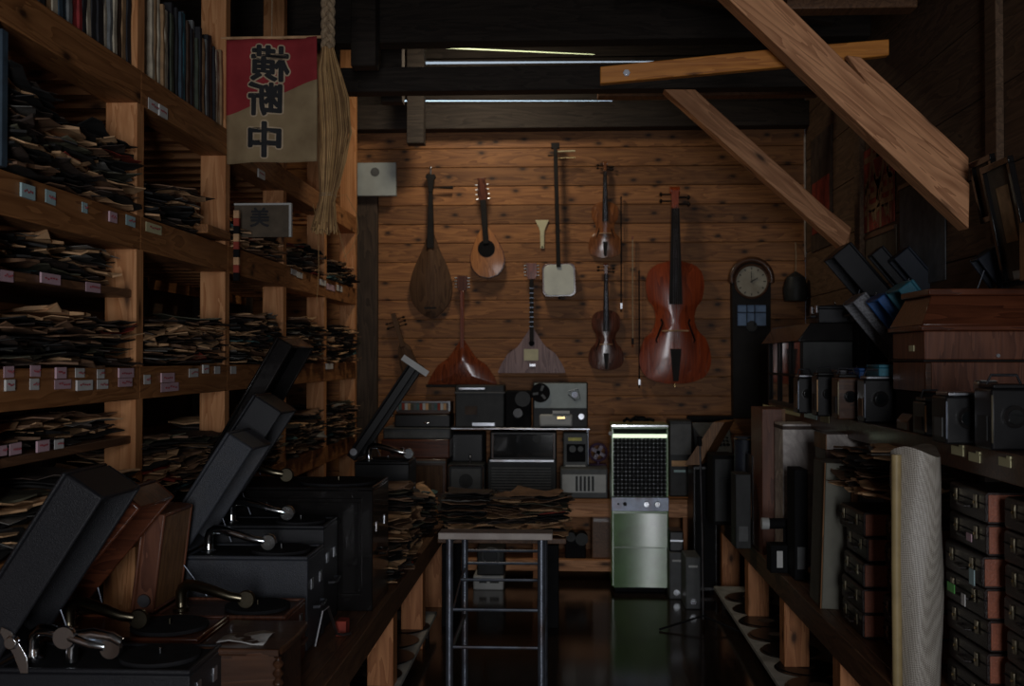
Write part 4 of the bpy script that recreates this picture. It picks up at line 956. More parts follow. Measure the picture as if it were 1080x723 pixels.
# ---------------- green jukebox-like amplifier ----------------
JY = 6.52; a = P(645, 620, JY); c = P(705, 446, JY); w = c.x-a.x; h = c.z+0
kz = lambda y: P(675, y, JY).z
t = T('green_amplifier', 'tall green metal cabinet with perforated speaker grille and chrome knobs', 'amplifier', ((a.x+c.x)/2, JY, 0)); W2 = w/2
bx('cabinet', 'green_paint', -W2, W2, .0, .28, .035, kz(524), t, bevel=.006)
bx('plinth', 'matte_black', -W2+.02, W2-.02, .02, .26, 0, .0345, t)
gp = MATS['green_paint'].node_tree.nodes['Principled BSDF']; gp.inputs['Coat Weight'].default_value = .9; gp.inputs['Coat Roughness'].default_value = .2
for nm_, z0_, z1_ in (('lower_door', kz(618), kz(577)), ('upper_door', kz(575.5), kz(541))):   # steel doors, dish and tilt added so the doorway reflects as a streak
    m = MB(); q_ = []
    for j in range(7):
        for i in range(13):
            x_ = (-1+i/6)*(W2-.012); q_.append((x_, -.010-.018*(1-j/6)-.012*(abs(x_)/W2)**2, z0_+(z1_-z0_)*j/6))
    n_ = len(q_); m.v = q_+[(x_, -.0005, z_) for x_, y_, z_ in q_]; ring = [i for i in range(13)]+[13*j+12 for j in range(1, 7)]+[78+i for i in range(11, -1, -1)]+[13*j for j in range(5, 0, -1)]
    for j in range(6):
        for i in range(12): a0 = j*13+i; m.f += [[a0, a0+1, a0+14, a0+13], [n_+a0, n_+a0+13, n_+a0+14, n_+a0+1]]; m.mi += [0, 0]
    for k_ in range(len(ring)): r0, r1 = ring[k_], ring[(k_+1) % len(ring)]; m.f.append([r0, r1, n_+r1, n_+r0]); m.mi.append(0)
    m.build(nm_, 'green_paint', t)
m = MB(); m.box(-W2, -W2+.014, 0, .28, kz(523.8), kz(452)); m.box(W2-.014, W2, 0, .28, kz(523.8), kz(452)); m.box(-W2, W2, .26, .28, kz(523.8), kz(452)); m.box(-W2, W2, 0, .28, kz(452), kz(447))
m.build('hood', 'green_paint', t, bevel=.003)
bx('grille_cloth', 'matte_black', -W2+.015, W2-.015, .03, .04, kz(523), kz(453), t, bevel=0)
m = MB(); nx_, nz_ = 13, 14
for i in range(nx_+1): x = -W2+.016+(w-.032)*i/nx_; m.box(x-.003, x+.003, .008, .012, kz(523), kz(463))
for j in range(nz_+1): z_ = kz(523)+(kz(463)-kz(523))*j/nz_; m.box(-W2+.016, W2-.016, .0075, .0125, z_-.003, z_+.003)
m.build('perforated_grille', 'machine_dark', t, smooth=False)
m = MB()
for i in range(nx_+1):
    for j in range(nz_+1):
        if (i+j*3) % 7 < 6: m.sph((-W2+.016+(w-.032)*i/nx_, .0075, kz(523)+(kz(463)-kz(523))*j/nz_), .0032, 6)
m.build('grille_glints', 'steel', t)  # bright beads modelled in place of reflected glints in the grille
emit('strip_emissive', (.85, 1, .72), 1.1)
bx('hood_strip', 'strip_emissive', -W2+.008, W2-.008, -.004, .006, kz(461.5), kz(457.5), t)  # pale emissive strip across the top of the grille
bx('top_trim', 'chrome', -W2, W2, -.008, -.001, kz(450), kz(447.5), t)
bx('control_panel', 'dull_steel', -W2, W2, -.012, -.0005, kz(538.5), kz(524), t, bevel=.002)
for px, r_, mt in ((693, .019, 'chrome'), (681.5, .019, 'chrome'), (659, .011, 'ebony'), (652, .006, 'ebony')):
    MB().lathe([(.001, -.03), (r_*.8, -.03), (r_, -.024), (r_, -.0125), (.001, -.0125)], (P(px, 531, JY).x-(a.x+c.x)/2, 0, kz(531)), 'Y', 20).build('knob', mt, t)
MB().lathe([(.001, -.005), (.011, -.005), (.014, .005), (.001, .008)], (-W2-.004, 0, kz(457)), 'Y', 16).build('side_lamp', 'light_plastic', t)
m = MB(); m.tube([(.02*i-.09, .1+.03*math.sin(i*2), kz(447)+.012+.014*abs(math.sin(i*1.7))) for i in range(10)], .01, 8); m.tube([(-.05, .15, kz(447)+.012), (-.02, .1, kz(440)), (.03, .13, kz(441)), (.06, .16, kz(447)+.012)], .008, 8)
m.build('coiled_cable', 'matte_black', label='dark coiled cable lying on top of the green cabinet', cat='cable', loc=t.location)

# ---------------- old sets on the rear bench ----------------
def tb(px0, px1, py0, py1, Y):   # x0,x1,z0,z1 of a pixel box at depth Y
    a = P(px0, py1, Y); c = P(px1, py0, Y); return a.x, c.x, a.z, c.z
RT = .516; SH = P(540, 451, 6.95).z
# steel upper shelf standing on the bench
x0, x1, _, _ = tb(473, 622, 0, 1, 6.95)
t = T('steel_shelf', 'thin steel shelf standing over the radios at the back', 'shelf', (x0, 6.95, RT))
bx('plate', 'steel', 0, x1-x0, 0, .26, SH-.012-RT, SH-RT, t)
for x in (0, .48, x1-x0-.02): bx('upright', 'dull_steel', x, x+.016, .236, .256, 0, SH-.0125-RT, t)
def setbox(name, label, cat, px0, px1, py0, py1, Y, d, mat, z0=None, bev=.008, ret=True):
    x0, x1, za, zb_ = tb(px0, px1, py0, py1, Y)
    if z0 is not None: za = z0
    t = T(name, label, cat, ((x0+x1)/2, Y, za)); w, h = x1-x0, zb_-za
    bx('case', mat, -w/2, w/2, 0, d, 0, h, t, bevel=bev); return t, w, h
def disc(m, x, z, r, y=-.004, y2=0, n=24): m.lathe([(.001, y), (r, y), (r, y2), (.001, y2)], (x, 0, z), 'Y', n)
# tape recorder with reel
t, w, h = setbox('tape_recorder', 'pale grey-green reel tape recorder standing upright on the steel shelf', 'tape recorder', 562, 620, 403, 450, 6.97, .16, 'machine_dark', SH+.001)
bx('deck_plate', 'tape_grey', -w/2+.01, w/2-.008, -.012, -.0005, h*.43, h-.006, t)
m = MB(); disc(m, -w*.36, h*.77, .062, -.026, -.0125); m.build('reel', 'matte_black', t)
m = MB()
for k in range(3): Mx = Matrix.Translation((-w*.36, 0, h*.77)) @ Matrix.Rotation(R(120*k+20), 4, 'Y'); m.box(-.008, .008, -.029, -.0261, .014, .05, Mx)
m.build('reel_spokes', 'machine_grey', t)
m = MB(); m.tube([(w*.14, -.014, h*.8), (w*.32, -.014, h*.86), (w*.36, -.014, h*.64), (w*.27, -.014, h*.6), (w*.14, -.014, h*.74)], .003, 6); disc(m, w*.26, h*.73, .02, -.022, -.0125); m.build('reel_spindle', 'dull_steel', t)
bx('front_panel', 'light_plastic', -w*.38, w*.22, -.03, -.0005, .01, h*.30, t, bevel=.012); MB().box(-.05, .06, -.035, -.0305, h*.33, h*.38).box(-.05, .06, -.034, -.0005, h*.31, h*.35).build('piano_keys', 'paper_white', t)
MB().box(-.02, .03, -.0335, -.0305, h*.2, h*.25).build('maker_badge', 'brass', t)
m = MB(); disc(m, w*.38, h*.25, .018, -.02, -.0005); m.build('knob', 'steel', t)
# big dark green radio in case
t, w, h = setbox('projector_case', 'large dark grey speaker case with slanted top edge on the steel shelf', 'case', 480, 532, 406, 450, 6.98, .2, 'machine_dark', SH+.001)
bx('lid_rim', 'machine_grey', -w/2-.004, w/2+.004, -.006, .205, h*.80, h*.84, t); MB().box(-w*.42, w*.1, -.008, -.0005, h*.90, h*.94).build('trim_bar', 'steel', t); m = MB(); m.box(-w*.3, -w*.05, -.012, -.0005, h*.3, h*.5); m.build('grille_patch', 'sl_dark', t); MB().box(-w*.15, w*.3, -.008, -.0005, .01, .03).build('maker_plate', 'steel', t)
t, w, h = setbox('film_projector', 'black film projector with round lens between the dark case and grey recorder', 'projector', 533, 560, 412, 450, 7.0, .16, 'matte_black', SH+.001)
m = MB(); m.lathe([(.001, -.05), (.03, -.05), (.035, -.03), (.035, -.0005), (.001, -.0005)], (0, 0, h*.4), 'Y', 24); m.build('lens', 'black_gloss', t)
m = MB(); m.lathe([(.001, -.02), (.05, -.02), (.05, -.0005), (.001, -.0005)], (.03, 0, h*.78), 'Y', 24); m.build('film_reel', 'machine_dark', t)
# radio with louvres, screen set above
t, w, h = setbox('louvred_radio', 'wide dark radio with horizontal louvres on the rear bench', 'radio', 514, 587, 484, 520, 6.95, .24, 'machine_dark', RT+.001)
m = MB()
for i in range(9): m.box(-w*.44, w*.42, -.012, -.0005, h*.14+i*h*.075, h*.14+i*h*.075+.008)
m.build('louvres', 'machine_grey', t); MB().box(-w*.46, w*.46, -.01, -.0005, h*.93, h*.98).build('trim_bar', 'steel', t)
t, w, h = setbox('screen_set', 'dark television-like set with large black screen under the steel shelf', 'television', 517, 587, 455, 483, 6.97, .2, 'black_paint', .516+.232)
bx('screen', 'screen_glass', -w*.45, w*.45, -.01, -.0005, h*.08, h*.92, t, bevel=.004); m = MB(); disc(m, w*.2, h*.75, .025, -.014, -.0105); m.build('dial_ring', 'machine_dark', t)
for s in (-1, 1): MB().box(s*w*.46-.004, s*w*.46+.004, -.012, -.0005, h*.05, h*.95).build('side_post', 'walnut', t)
# chrome framed small television
t, w, h = setbox('black_speaker', 'plain black box standing behind the small chrome framed set', 'box', 474, 512, 455, 520, 7.09, .1, 'matte_black', RT+.001)
MB().box(-w*.4, w*.4, -.004, -.0005, h*.5, h*.95).build('cloth', 'black_paint', t)
t, w, h = setbox('small_television', 'small set with bright chrome frame and grey screen on the rear bench', 'television', 472, 511, 489, 521, 6.86, .2, 'machine_dark', RT+.001)
m = MB(); m.tube([(x, -.004, z) for x, z in rsq(w*.47, h*.45, .02, h*.5)], .006, 8, closed=True); m.build('chrome_frame', 'chrome', t)
bx('screen', 'machine_grey', -w*.40, w*.40, -.006, -.0005, h*.13, h*.87, t, bevel=.012); m = MB(); disc(m, -.0, h*.5, .045, -.01, -.0065); m.build('centre_cone', 'machine_dark', t)
MB().cyl((w*.1, .03, h), (w*.1, .03, h+.035), .004, n=8).sph((w*.1, .03, h+.04), .008).build('toggle', 'steel', t)
# brown radio cabinets stack at left
t, w, h = setbox('brown_radio', 'wide brown radio cabinet at the left end of the rear bench', 'radio', 402, 471, 484, 521, 6.87, .3, 'walnut', RT+.001)
bx('grille', 'lute_brown', -w*.44, w*.44, -.008, -.0005, h*.12, h*.84, t); MB().box(-w*.49, w*.49, -.012, -.0005, h*.9, h*.95).build('trim_bar', 'machine_grey', t)
z1 = t.location.z+h
t, w, h = setbox('dark_record_player', 'dark closed record player stacked on the brown radio cabinet', 'record player', 402, 474, 463, 484, 6.9, .28, 'mahogany', z1+.001)
m = MB(); disc(m, -w*.2, h*.4, .02, -.02, -.0005); disc(m, -w*.32, h*.4, .02, -.02, -.0005); m.build_each('knob', 'black_gloss', t); z1 = t.location.z+h
t, w, h = setbox('grey_turntable', 'grey record deck second from top of the left stack', 'record player', 404, 475, 451, 463, 6.9, .28, 'machine_grey', z1+.001); z1 = t.location.z+h
MB().box(-w*.5, w*.5, -.004, -.0005, h*.85, h*.95).build('trim_bar', 'machine_dark', t)
t, w, h = setbox('black_turntable', 'low black turntable with small bright knob on the left stack', 'record player', 416, 475, 437, 451, 6.92, .25, 'black_paint', z1+.001); z2 = t.location.z+h
m = MB(); m.sph((w*.08, -.006, h*.35), .012, sc=(2, .6, .6)); m.build('knob', 'chrome', t)
m = MB(); m.sph((-w*.55, .02, h*.9), .01); m.sph((-w*.52, .02, h*.3), .008); m.build_each('side_knob', 'chrome', t)
t, w, h = setbox('record_crate', 'chrome edged crate of colourful spines topmost on the left stack', 'crate', 418, 475, 423, 437, 6.92, .2, 'walnut', z2+.001)
m = MB()
for a_ in ((-w/2, w/2, h*.9, h), (-w/2, -w/2+.012, h*.25, h*.9), (w/2-.012, w/2, h*.25, h*.9)): m.box(a_[0], a_[1], -.008, -.0005, a_[2], a_[3])
m.build('chrome_edge', 'chrome', t)
m = MB(); cols = ['sl_teal', 'sl_red', 'light_plastic', 'sl_tan', 'sl_olive', 'machine_grey']; 
for i in range(16): m.cur = i % 6; m.box(-w*.45+i*w*.055, -w*.45+i*w*.055+w*.05, -.006, -.0006, h*.35, h*.86)
m.build('colour_strips', None, t, mats=cols)
# right of the louvred radio
t, w, h = setbox('desk_calculator', 'low grey calculator-like set with striped white panel on the rear bench', 'calculator', 591, 641, 494, 516, 6.86, .24, 'machine_grey', RT+.001)
m = MB(); m.prism([(-.006, h*.2), (-.0005, h*.2), (-.0005, h*.8), (-.004, h*.8)], -w*.46, w*.46, 'X'); m.build('front_panel', 'light_plastic', t)
m = MB()
for i in range(5): m.box(-w*.18+i*w*.085, -w*.18+i*w*.085+w*.05, -.009, -.0065, h*.25, h*.75)
m.build('key_stripes', 'machine_dark', t)
t, w, h = setbox('cassette_deck', 'small upright grey tape player with a yellow label under the shelf', 'tape player', 594, 620, 456, 492, 7.0, .14, 'machine_grey', RT+.145)
bx('window', 'matte_black', -w*.36, w*.40, -.006, -.0005, h*.28, h*.72, t); m = MB(); disc(m, -w*.12, h*.6, .022, -.012, -.0065); disc(m, w*.2, h*.6, .018, -.012, -.0065); m.build_each('spool', 'machine_grey', t)
MB().box(-w*.3, w*.25, -.009, -.0005, h*.80, h*.88).build('yellow_label', 'yellow_light', t); MB().box(-w*.4, w*.4, -.009, -.0005, h*.08, h*.2).build('key_row', 'light_plastic', t)
bx('wooden_block', 'bench_wood', -.1, .08, 0, .2, 0, .14, loc=(P(607, 490, 7.0).x, 7.0, RT+.001), label='dark wooden block under the small upright tape player', cat='block')
t, w, h = setbox('purple_fan', 'small round purple-grey fan behind the calculator', 'fan', 622, 640, 489, 494, 7.08, .06, 'purple_plastic', RT+.001)
m = MB(); zc = P(631, 477, 7.08).z-t.location.z; m.tube([(.055*math.cos(R(a)), 0.02, zc+.055*math.sin(R(a))) for a in range(0, 360, 18)], .008, 8, closed=True)
for k in range(4): m.box(-.012, .012, .015, .02, 0, .05, Matrix.Translation((0, 0, zc)) @ Matrix.Rotation(R(90*k+30), 4, 'Y'))
m.cyl((0, .01, h*.5), (0, .03, zc-.05), .01); m.build('guard', 'purple_plastic', t)
# right of the green cabinet
t, w, h = setbox('grey_suitcase_set', 'grey portable set standing right behind the green cabinet', 'case', 706, 730, 443, 521, 6.98, .2, 'machine_dark', RT+.001)
MB().box(-w*.4, w*.3, -.008, -.0005, h*.40, h*.47).build('orange_label', 'sl_tan', t); MB().box(-w*.3, w*.2, -.006, -.0005, h*.32, h*.35).build('blue_label', 'paper_blue', t); MB().box(-w*.45, w*.45, -.006, -.0005, h*.55, h*.95).build('upper_panel', 'machine_grey', t)
t = T('typewriter', 'grey typewriter resting on the boxes right of the green cabinet', 'typewriter', (P(752, 0, 6.98).x, 6.98, P(748, 478, 6.98).z))
bx('box_below', 'matte_black', -.115, .12, 0.02, .25, RT+.001-t.location.z, -.001, t)
m = MB(); m.prism([(0, 0), (.28, 0), (.28, .17), (.16, .19), (.03, .06)], -.12, .12, 'X'); m.build('body', 'machine_grey', t, bevel=.008)
MB().cyl((-.15, .2, .21), (.15, .2, .21), .022, n=16).build('platen', 'matte_black', t)
m = MB()
for i in range(9):
    for j in range(3): m.cyl((-.095+i*.023, .03+j*.02, .045+j*.018), (-.095+i*.023, .025+j*.02, .066+j*.018), .008, n=8)
m.build_each('key', 'machine_dark', t)
# leaning drawing frame
q = [P(738, 490, 6.5), P(722, 490, 6.5), P(752, 445, 6.5), P(764, 445, 6.5)]; c = q[0].copy()
m = MB(); m.add([p-c for p in q]+[p-c+Vector((.10, .25, 0)) for p in q], [(0, 1, 2, 3), (4, 5, 6, 7), (0, 1, 5, 4), (1, 2, 6, 5), (2, 3, 7, 6), (3, 0, 4, 7)])
m.build('slanting_lid', 'oak', label='pale slanting wooden lid leaning right of the green cabinet', cat='lid', loc=c)
t = T('box_stand', 'black cupboard under the slanting pale lid', 'cupboard', (P(730, 0, 6.5).x, 6.5, 0)); zt_ = P(730, 491, 6.5).z
bx('body', 'black_paint', 0, .14, .0, .28, .02, zt_-.002, t); bx('front_door', 'matte_black', .01, .13, -.008, -.0005, .04, zt_-.02, t)
for x_ in (.03, .11): bx('foot', 'matte_black', x_-.01, x_+.01, .02, .26, 0, .0195, t)
# floor items right of the green cabinet
for px0, px1, py0, py1, Y, lab in ((706, 721, 582, 629, 6.35, 'narrow grey box on the floor against the green cabinet'), (723, 739, 587, 637, 6.1, 'grey box on the floor second from the green cabinet')):
    t, w, h = setbox('floor_speaker', lab, 'box', px0, px1, py0, py1, Y, .22, 'machine_grey', 0.0)
    m = MB(); disc(m, 0, h*.15, .018, -.01, -.0005); m.build('dial', 'chrome', t); MB().box(-w*.3, w*.3, -.006, -.0005, h*.8, h*.84).build('label_strip', 'light_plastic', t)
t, w, h = setbox('black_camera_case', 'black case with bright strip standing on the grey floor box', 'case', 706, 721, 560, 580, 6.36, .18, 'black_paint', t.location.z+P(713, 582, 6.35).z+.001)
MB().box(-w*.45, w*.45, -.006, -.0005, h*.5, h*.58).build('bright_strip', 'steel', t)
t = T('microphone_stand', 'thin steel microphone stand with tripod feet at the right of the aisle', 'stand', (P(740, 0, 5.7).x, 5.7, 0)); zt_ = P(737, 470, 5.7).z
MB().tube([(0, 0, .04), (-.003, 0, zt_*.5), (-.014, 0, zt_)], .005, 8).build('pole', 'steel', t)
for a_ in (200, 320, 80): MB().tube([(0, 0, .06), (.25*math.cos(R(a_)), .25*math.sin(R(a_)), .007)], .006, 8).build('leg', 'matte_black', t)
MB().cyl((-.014, 0, zt_), (-.014, 0, zt_+.05), .012, .008).build('clamp', 'matte_black', t)
# under the rear bench
t, w, h = setbox('white_meter_box', 'small whitish box on the floor shelf seen through the desk legs', 'box', 499, 531, 607, 624, 6.55, .2, 'light_plastic', 0.0)
MB().box(-w*.3, -w*.05, -.006, -.0005, h*.5, h*.8).box(w*.05, w*.35, -.006, -.0005, h*.5, h*.8).build('front_windows', 'machine_dark', t); zz_ = h
t, w, h = setbox('dark_projector', 'dark round-fronted machine on top of the small whitish box', 'projector', 503, 532, 578, 606, 6.56, .2, 'machine_dark', zz_+.001)
m = MB(); m.tube([(.05*math.cos(R(a)), -.012, h*.7+.05*math.sin(R(a))) for a in range(0, 360, 18)], .01, 8, closed=True); m.build('lens_ring', 'machine_grey', t)
t, w, h = setbox('plank_box', 'plain brown box on the lower board left of the green cabinet', 'box', 624, 646, 543, 592, 6.9, .2, 'bench_wood', .131)
MB().box(-w*.4, w*.4, -.006, -.0005, h*.85, h*.92).build('lid_edge', 'walnut', t)
t, w, h = setbox('dark_machine', 'dark machine with two humps on the lower board under the bench', 'machine', 596, 618, 566, 592, 6.9, .2, 'matte_black', .131)
m = MB(); disc(m, -.03, h, .03, -.01, .1); disc(m, .04, h*.9, .04, -.01, .1); m.build_each('hump', 'machine_dark', t)

# ---------------- right bench: case stacks ----------------
def case_proto():
    t = T('record_case', 'x', 'record case', (0, 0, 0)); w, d, h = .27, .26, .082
    m = MB(); m.prism(rsq(d/2, h/2, .012, h/2), -w/2, w/2, 'Y'); m.build('case_body', 'case_skin', t, bevel=.002)
    bx('lid_seam', 'matte_black', -d/2-.0015, d/2-.01, -w/2-.0015, w/2+.0015, h*.60, h*.64, t, bevel=0)
    bx('end_panel', 'case_end', -d/2+.008, d/2-.008, -w/2-.004, -w/2-.0005, .006, h-.006, t, bevel=.003)
    for s in (-1, 1):
        l = bx('clasp', 'old_brass', -d/2-.006, -d/2-.001, s*.075-.009, s*.075+.009, h*.42, h*.85, t, bevel=.001)
        MB().cyl((-d/2-.009, s*.075, h*.6), (-d/2-.006, s*.075, h*.6), .004, n=8).build('stud', 'brass', l)
    MB().tube([(-d/2-.001, -.035, h*.4), (-d/2-.014, -.03, h*.4), (-d/2-.014, .03, h*.4), (-d/2-.001, .035, h*.4)], .004, 8).build('carry_handle', 'case_skin', t)
    return t
plain('case_skin', (.014, .009, .008), .35, bump=.4, scale=300, dirt=(.03, .012, .009), spec=.35)
plain('case_end', (.34, .11, .06), .4, bump=.3, scale=200, dirt=(.16, .05, .03), coat=.1)
cp = case_proto(); first = True
cols = [(1.24, 2.655, 7, 'nearest the right edge'), (1.215, 3.0, 7, 'beside the white woven roll'), (1.18, 3.46, 5, 'just beyond the white woven roll'), (1.13, 3.79, 5, 'under the torn sleeves')]
for x, y, n, d_ in cols:
    z = BZ+.001
    for i in range(n):
        if first: o = cp; first = False
        else: o = dup(cp)
        if (n == 8 and z > 1.0) or z > 1.03: 
            if o is not cp:
                for ch in list(o.children):
                    for g_ in list(ch.children): bpy.data.objects.remove(g_)
                    bpy.data.objects.remove(ch)
                bpy.data.objects.remove(o)
            continue
        o.location = (x+rnd.uniform(-.014, .01), y+rnd.uniform(-.012, .012), z); o.rotation_euler = (0, 0, rnd.uniform(-.04, .04)); k = 1 if n > 5 else 1.0
        o['label'] = 'dark leather record case, %s from the bottom of stack %s' % (ORD[i], d_); o['group'] = 'record cases in the stack '+d_
        z += .0835
# paper slips on those cases
for px, py, w_, h_, c_, X in ((1025, 608, 7, 16, 'paper_blue', 1.068), (1022, 566, 7, 8, 'paper_pink', 1.068), (1016, 632, 5, 12, 'paper_white', 1.068), (1003, 619, 10, 9, 'green_slip', 1.068)):
    if c_ == 'green_slip' and c_ not in M: plain('green_slip', (.10, .42, .08), .6)
    d = CM @ Vector(((px-540)/FPX, -(py-361.5)/FPX, -1)); p = Vector((0, 0, CAMZ))+d*(X/d.x); sc = FPX/p.y
    bx('paper_slip', c_, -.001, .001, -w_/sc, w_/sc, -h_/2/sc, h_/2/sc, loc=p, bevel=0, label={'paper_blue': 'pale blue paper slip stuck on a leather case at the right edge', 'paper_pink': 'small pink slip on a leather case at the right edge', 'paper_white': 'small white slip hanging on the case stack near y %s' % ('top' if py < 500 else 'middle'), 'paper_yellow': 'small yellow slip low on the case stack by the woven roll', 'green_slip': 'bright green scrap on the cases beside the woven roll'}[c_].replace('near y top', 'near its top').replace('near y middle', 'halfway down'), cat='paper slip')
# the woven roll
t = T('woven_roll', 'tall cream roll of woven sheet standing on the right bench', 'roll', (1.013, 3.17, BZ+.001)); hh = 1.135-BZ
m = MB(); n = 28; vs = []; fs = []
for j in range(9):
    for i in range(n):
        a_ = 2*math.pi*i/n; rr_ = .066*(1+.06*math.sin(3*a_+j*.7)+.04*math.sin(5*a_-j)); vs.append((rr_*math.cos(a_), rr_*math.sin(a_)*1.1, hh*j/8+(.015*math.sin(a_*2) if j == 8 else 0)))
for j in range(8):
    for i in range(n): fs.append((j*n+i, j*n+(i+1) % n, (j+1)*n+(i+1) % n, (j+1)*n+i))
fs += [tuple(range(n)), tuple(range(8*n, 9*n))]; m.add(vs, fs); m.build('sheet', 'woven_sheet', t)
m = MB(); m.tube([(-.066, -.03, 0), (-.069, -.035, hh*.5), (-.066, -.03, hh-.01)], .014, 10); m.build('warm_lit_edge', 'roll_warm_light', t)  # left edge strip whose warm lighting is painted in its colour
# framed narrow speaker and things beyond
plain('poster_green', (.16, .155, .12), .6, var=.1, dirt=(.10, .095, .08))
t = T('narrow_speaker', 'narrow tall grey-green box with pale wooden edge on the right bench', 'box', (.955, 4.08, BZ+.001)); zt_ = P(880, 488, 4.08).z-BZ
Mx = Matrix.Rotation(R(2), 4, 'Y')
MB().box(0, .095, 0, .2, 0, zt_, Mx).build('panel', 'poster_green', t, bevel=.003)
MB().box(.096, .122, -.002, .2, 0, zt_, Mx).build('wood_edge', 'oak', t, bevel=.003)
MB().box(-.006, -.001, -.002, .008, 0, zt_, Mx).build('thin_edge', 'oak', t, bevel=.002)
def panel(name, lab, cat, px0, px1, py0, py1, Y, d, mat, z0=None, part='panel', **k):
    x0, x1, za, zb_ = tb(px0, px1, py0, py1, Y)
    if z0 is not None: za = z0
    t = T(name, lab, cat, (x0, Y, za)); bx(part, mat, 0, x1-x0, 0, d, 0, zb_-za, t); return t, x1-x0, zb_-za
t, w, h = panel('marbled_box', 'tall box covered in grey marbled paper under the right shelf', 'box', 826, 866, 447, 555, 4.98, .2, 'marbled_paper', BZ+.001)
MB().box(-.001, w+.001, -.003, .202, h*.96, h*.985).build('lid_seam', 'sl_dark', t)
t, w, h = panel('marbled_carton', 'long low box in grey marbled paper high up under the right shelf', 'box', 872, 934, 458, 474, 4.34, .2, 'marbled_paper', 1.04)
MB().box(-.004, 0-.0005, -.002, .2, 0, h).build('orange_edge', 'oak', t)
bx('support_box', 'walnut', 0, w, .02, .2, 0, 1.038-BZ-.001, loc=(t.location.x, 4.34, BZ+.001), label='brown wooden crate under the long marbled box', cat='crate')
t, w, h = panel('brown_cabinet', 'tall red-brown wooden cabinet side under the far end of the right shelf', 'cabinet', 804, 828, 431, 560, 5.2, .3, 'mahogany_z', BZ+.001)
MB().box(w-.016, w+.0, -.004, -.0005, 0, h).build('pale_edge', 'oak', t)
t, w, h = panel('dark_speaker', 'black tall speaker box at the far end of the right bench', 'speaker', 752, 776, 480, 555, 6.1, .25, 'matte_black', BZ+.001)
bx('grille', 'machine_dark', .01, w-.01, -.006, -.0005, .02, h-.02, t)
t = T('cylinder_case', 'dark grey upright cylinder case with bright rim beside the tall black speaker', 'case', (P(784, 0, 5.75).x, 5.75, BZ+.001)); h = P(784, 460, 5.75).z-BZ
MB().lathe([(.001, 0), (.055, 0), (.055, h-.01), (.05, h), (.001, h)], n=28).build('tube', 'navy_leatherette', t); MB().tube([(.055*math.cos(R(a)), .055*math.sin(R(a)), h-.012) for a in range(0, 360, 15)], .004, 6, closed=True).build('rim', 'chrome', t)
m = MB(); m.lathe([(.001, -.065), (.018, -.065), (.02, -.05), (.001, -.05)], (0.0, 0, h*.55), 'Y', 16); m.build('lock', 'chrome', t)
t = T('lamp_housing', 'black horizontal lamp barrel with white end cap on the right bench', 'lamp', (P(806, 0, 4.85).x, 4.85, BZ+.001)); zc = P(806, 552, 4.85).z-BZ
MB().cyl((0.012, 0, zc), (.17, 0.02, zc), .024, n=20).build('barrel', 'matte_black', t); MB().cyl((-.02, 0, zc), (.0118, 0, zc), .026, .026, n=20).build('end_cap', 'light_plastic', t)
MB().cyl((.1705, .02, zc), (.185, .02, zc), .02, n=16).build('rear_ring', 'steel', t); MB().box(.06, .11, -.04, .06, 0, .015).cyl((.085, 0, .015), (.085, 0, zc-.02), .01).build('base', 'matte_black', t)
t, w, h = panel('small_black_jar', 'small black box with white label on the right bench under the lamp barrel', 'box', 813, 838, 575, 600, 4.75, .1, 'matte_black', BZ+.001)
bx('white_label', 'paper_white', w*.25, w*.5, -.003, -.0005, h*.2, h*.8, t, bevel=0)
# upright boxes between
for i, (px0, px1, py0, Y, mt, lab) in enumerate(((776, 792, 500, 5.35, 'machine_dark', 'narrow dark box behind the lamp barrel'), (793, 812, 480, 5.45, 'black_gloss', 'narrow glossy black box left of the red-brown cabinet'), (838, 852, 495, 4.6, 'matte_black', 'slim black box left of the grey-green box'))):
    t, w, h = panel('slim_box', lab, 'box', px0, px1, py0, 560, Y, .15, mt, BZ+.001); MB().box(w*.2, w*.8, -.003, -.0005, h*.1, h*.3).build('label_plate', 'machine_grey', t)

# ---------------- on the right shelf ----------------
SZ = 1.163
t = T('large_wooden_gramophone', 'large brown wooden gramophone cabinet with stepped lid on the right shelf', 'gramophone', (1.178, 3.6, 1.29)); 
w, d, h = .38, .34, .20
bx('lower_body', 'mahogany_z', 0, w, 0, d, 0, .099, t); bx('upper_body', 'mahogany_z', 0, w, 0, d, .107, h, t); bx('waist_moulding', 'ebony', -.004, w+.004, -.004, d+.004, .0991, .1069, t, bevel=.002)
bx('corner_pillar', 'walnut', .0, .022, -.008, -.0005, .0, .098, t, bevel=.004)
lid = MB(); e0, e1 = .014, -.035; z0_ = h+.001
lid.box(-e0, w+e0, -e0, d+e0, z0_, z0_+.018)
q = [(-e0+.004, -e0+.004), (w+e0-.004, -e0+.004), (w+e0-.004, d+e0-.004), (-e0+.004, d+e0-.004)]; q2 = [(.035, .035), (w-.035, .035), (w-.035, d-.035), (.035, d-.035)]
lid.add([(x, y, z0_+.018) for x, y in q]+[(x, y, z0_+.118) for x, y in q2], [(3, 2, 1, 0), (4, 5, 6, 7), (0, 1, 5, 4), (1, 2, 6, 5), (2, 3, 7, 6), (3, 0, 4, 7)]); lid.box(.022, w-.022, .022, d-.022, z0_+.1181, z0_+.14)
lid.build('lid', 'mahogany', t, bevel=.004)
MB().cyl((w*.62, -.006, .12), (w*.62, -.0005, .12), .006).build('keyhole', 'steel', t); MB().box(-.003, -.0005, .1, .15, .135, .155).build('yellow_label', 'paper_yellow', t)
bx('pedestal_box', 'matte_black', 0, .37, 0, .30, 0, 1.289-SZ-.001, loc=(1.183, 3.62, SZ), label='black box supporting the large wooden gramophone cabinet', cat='box')
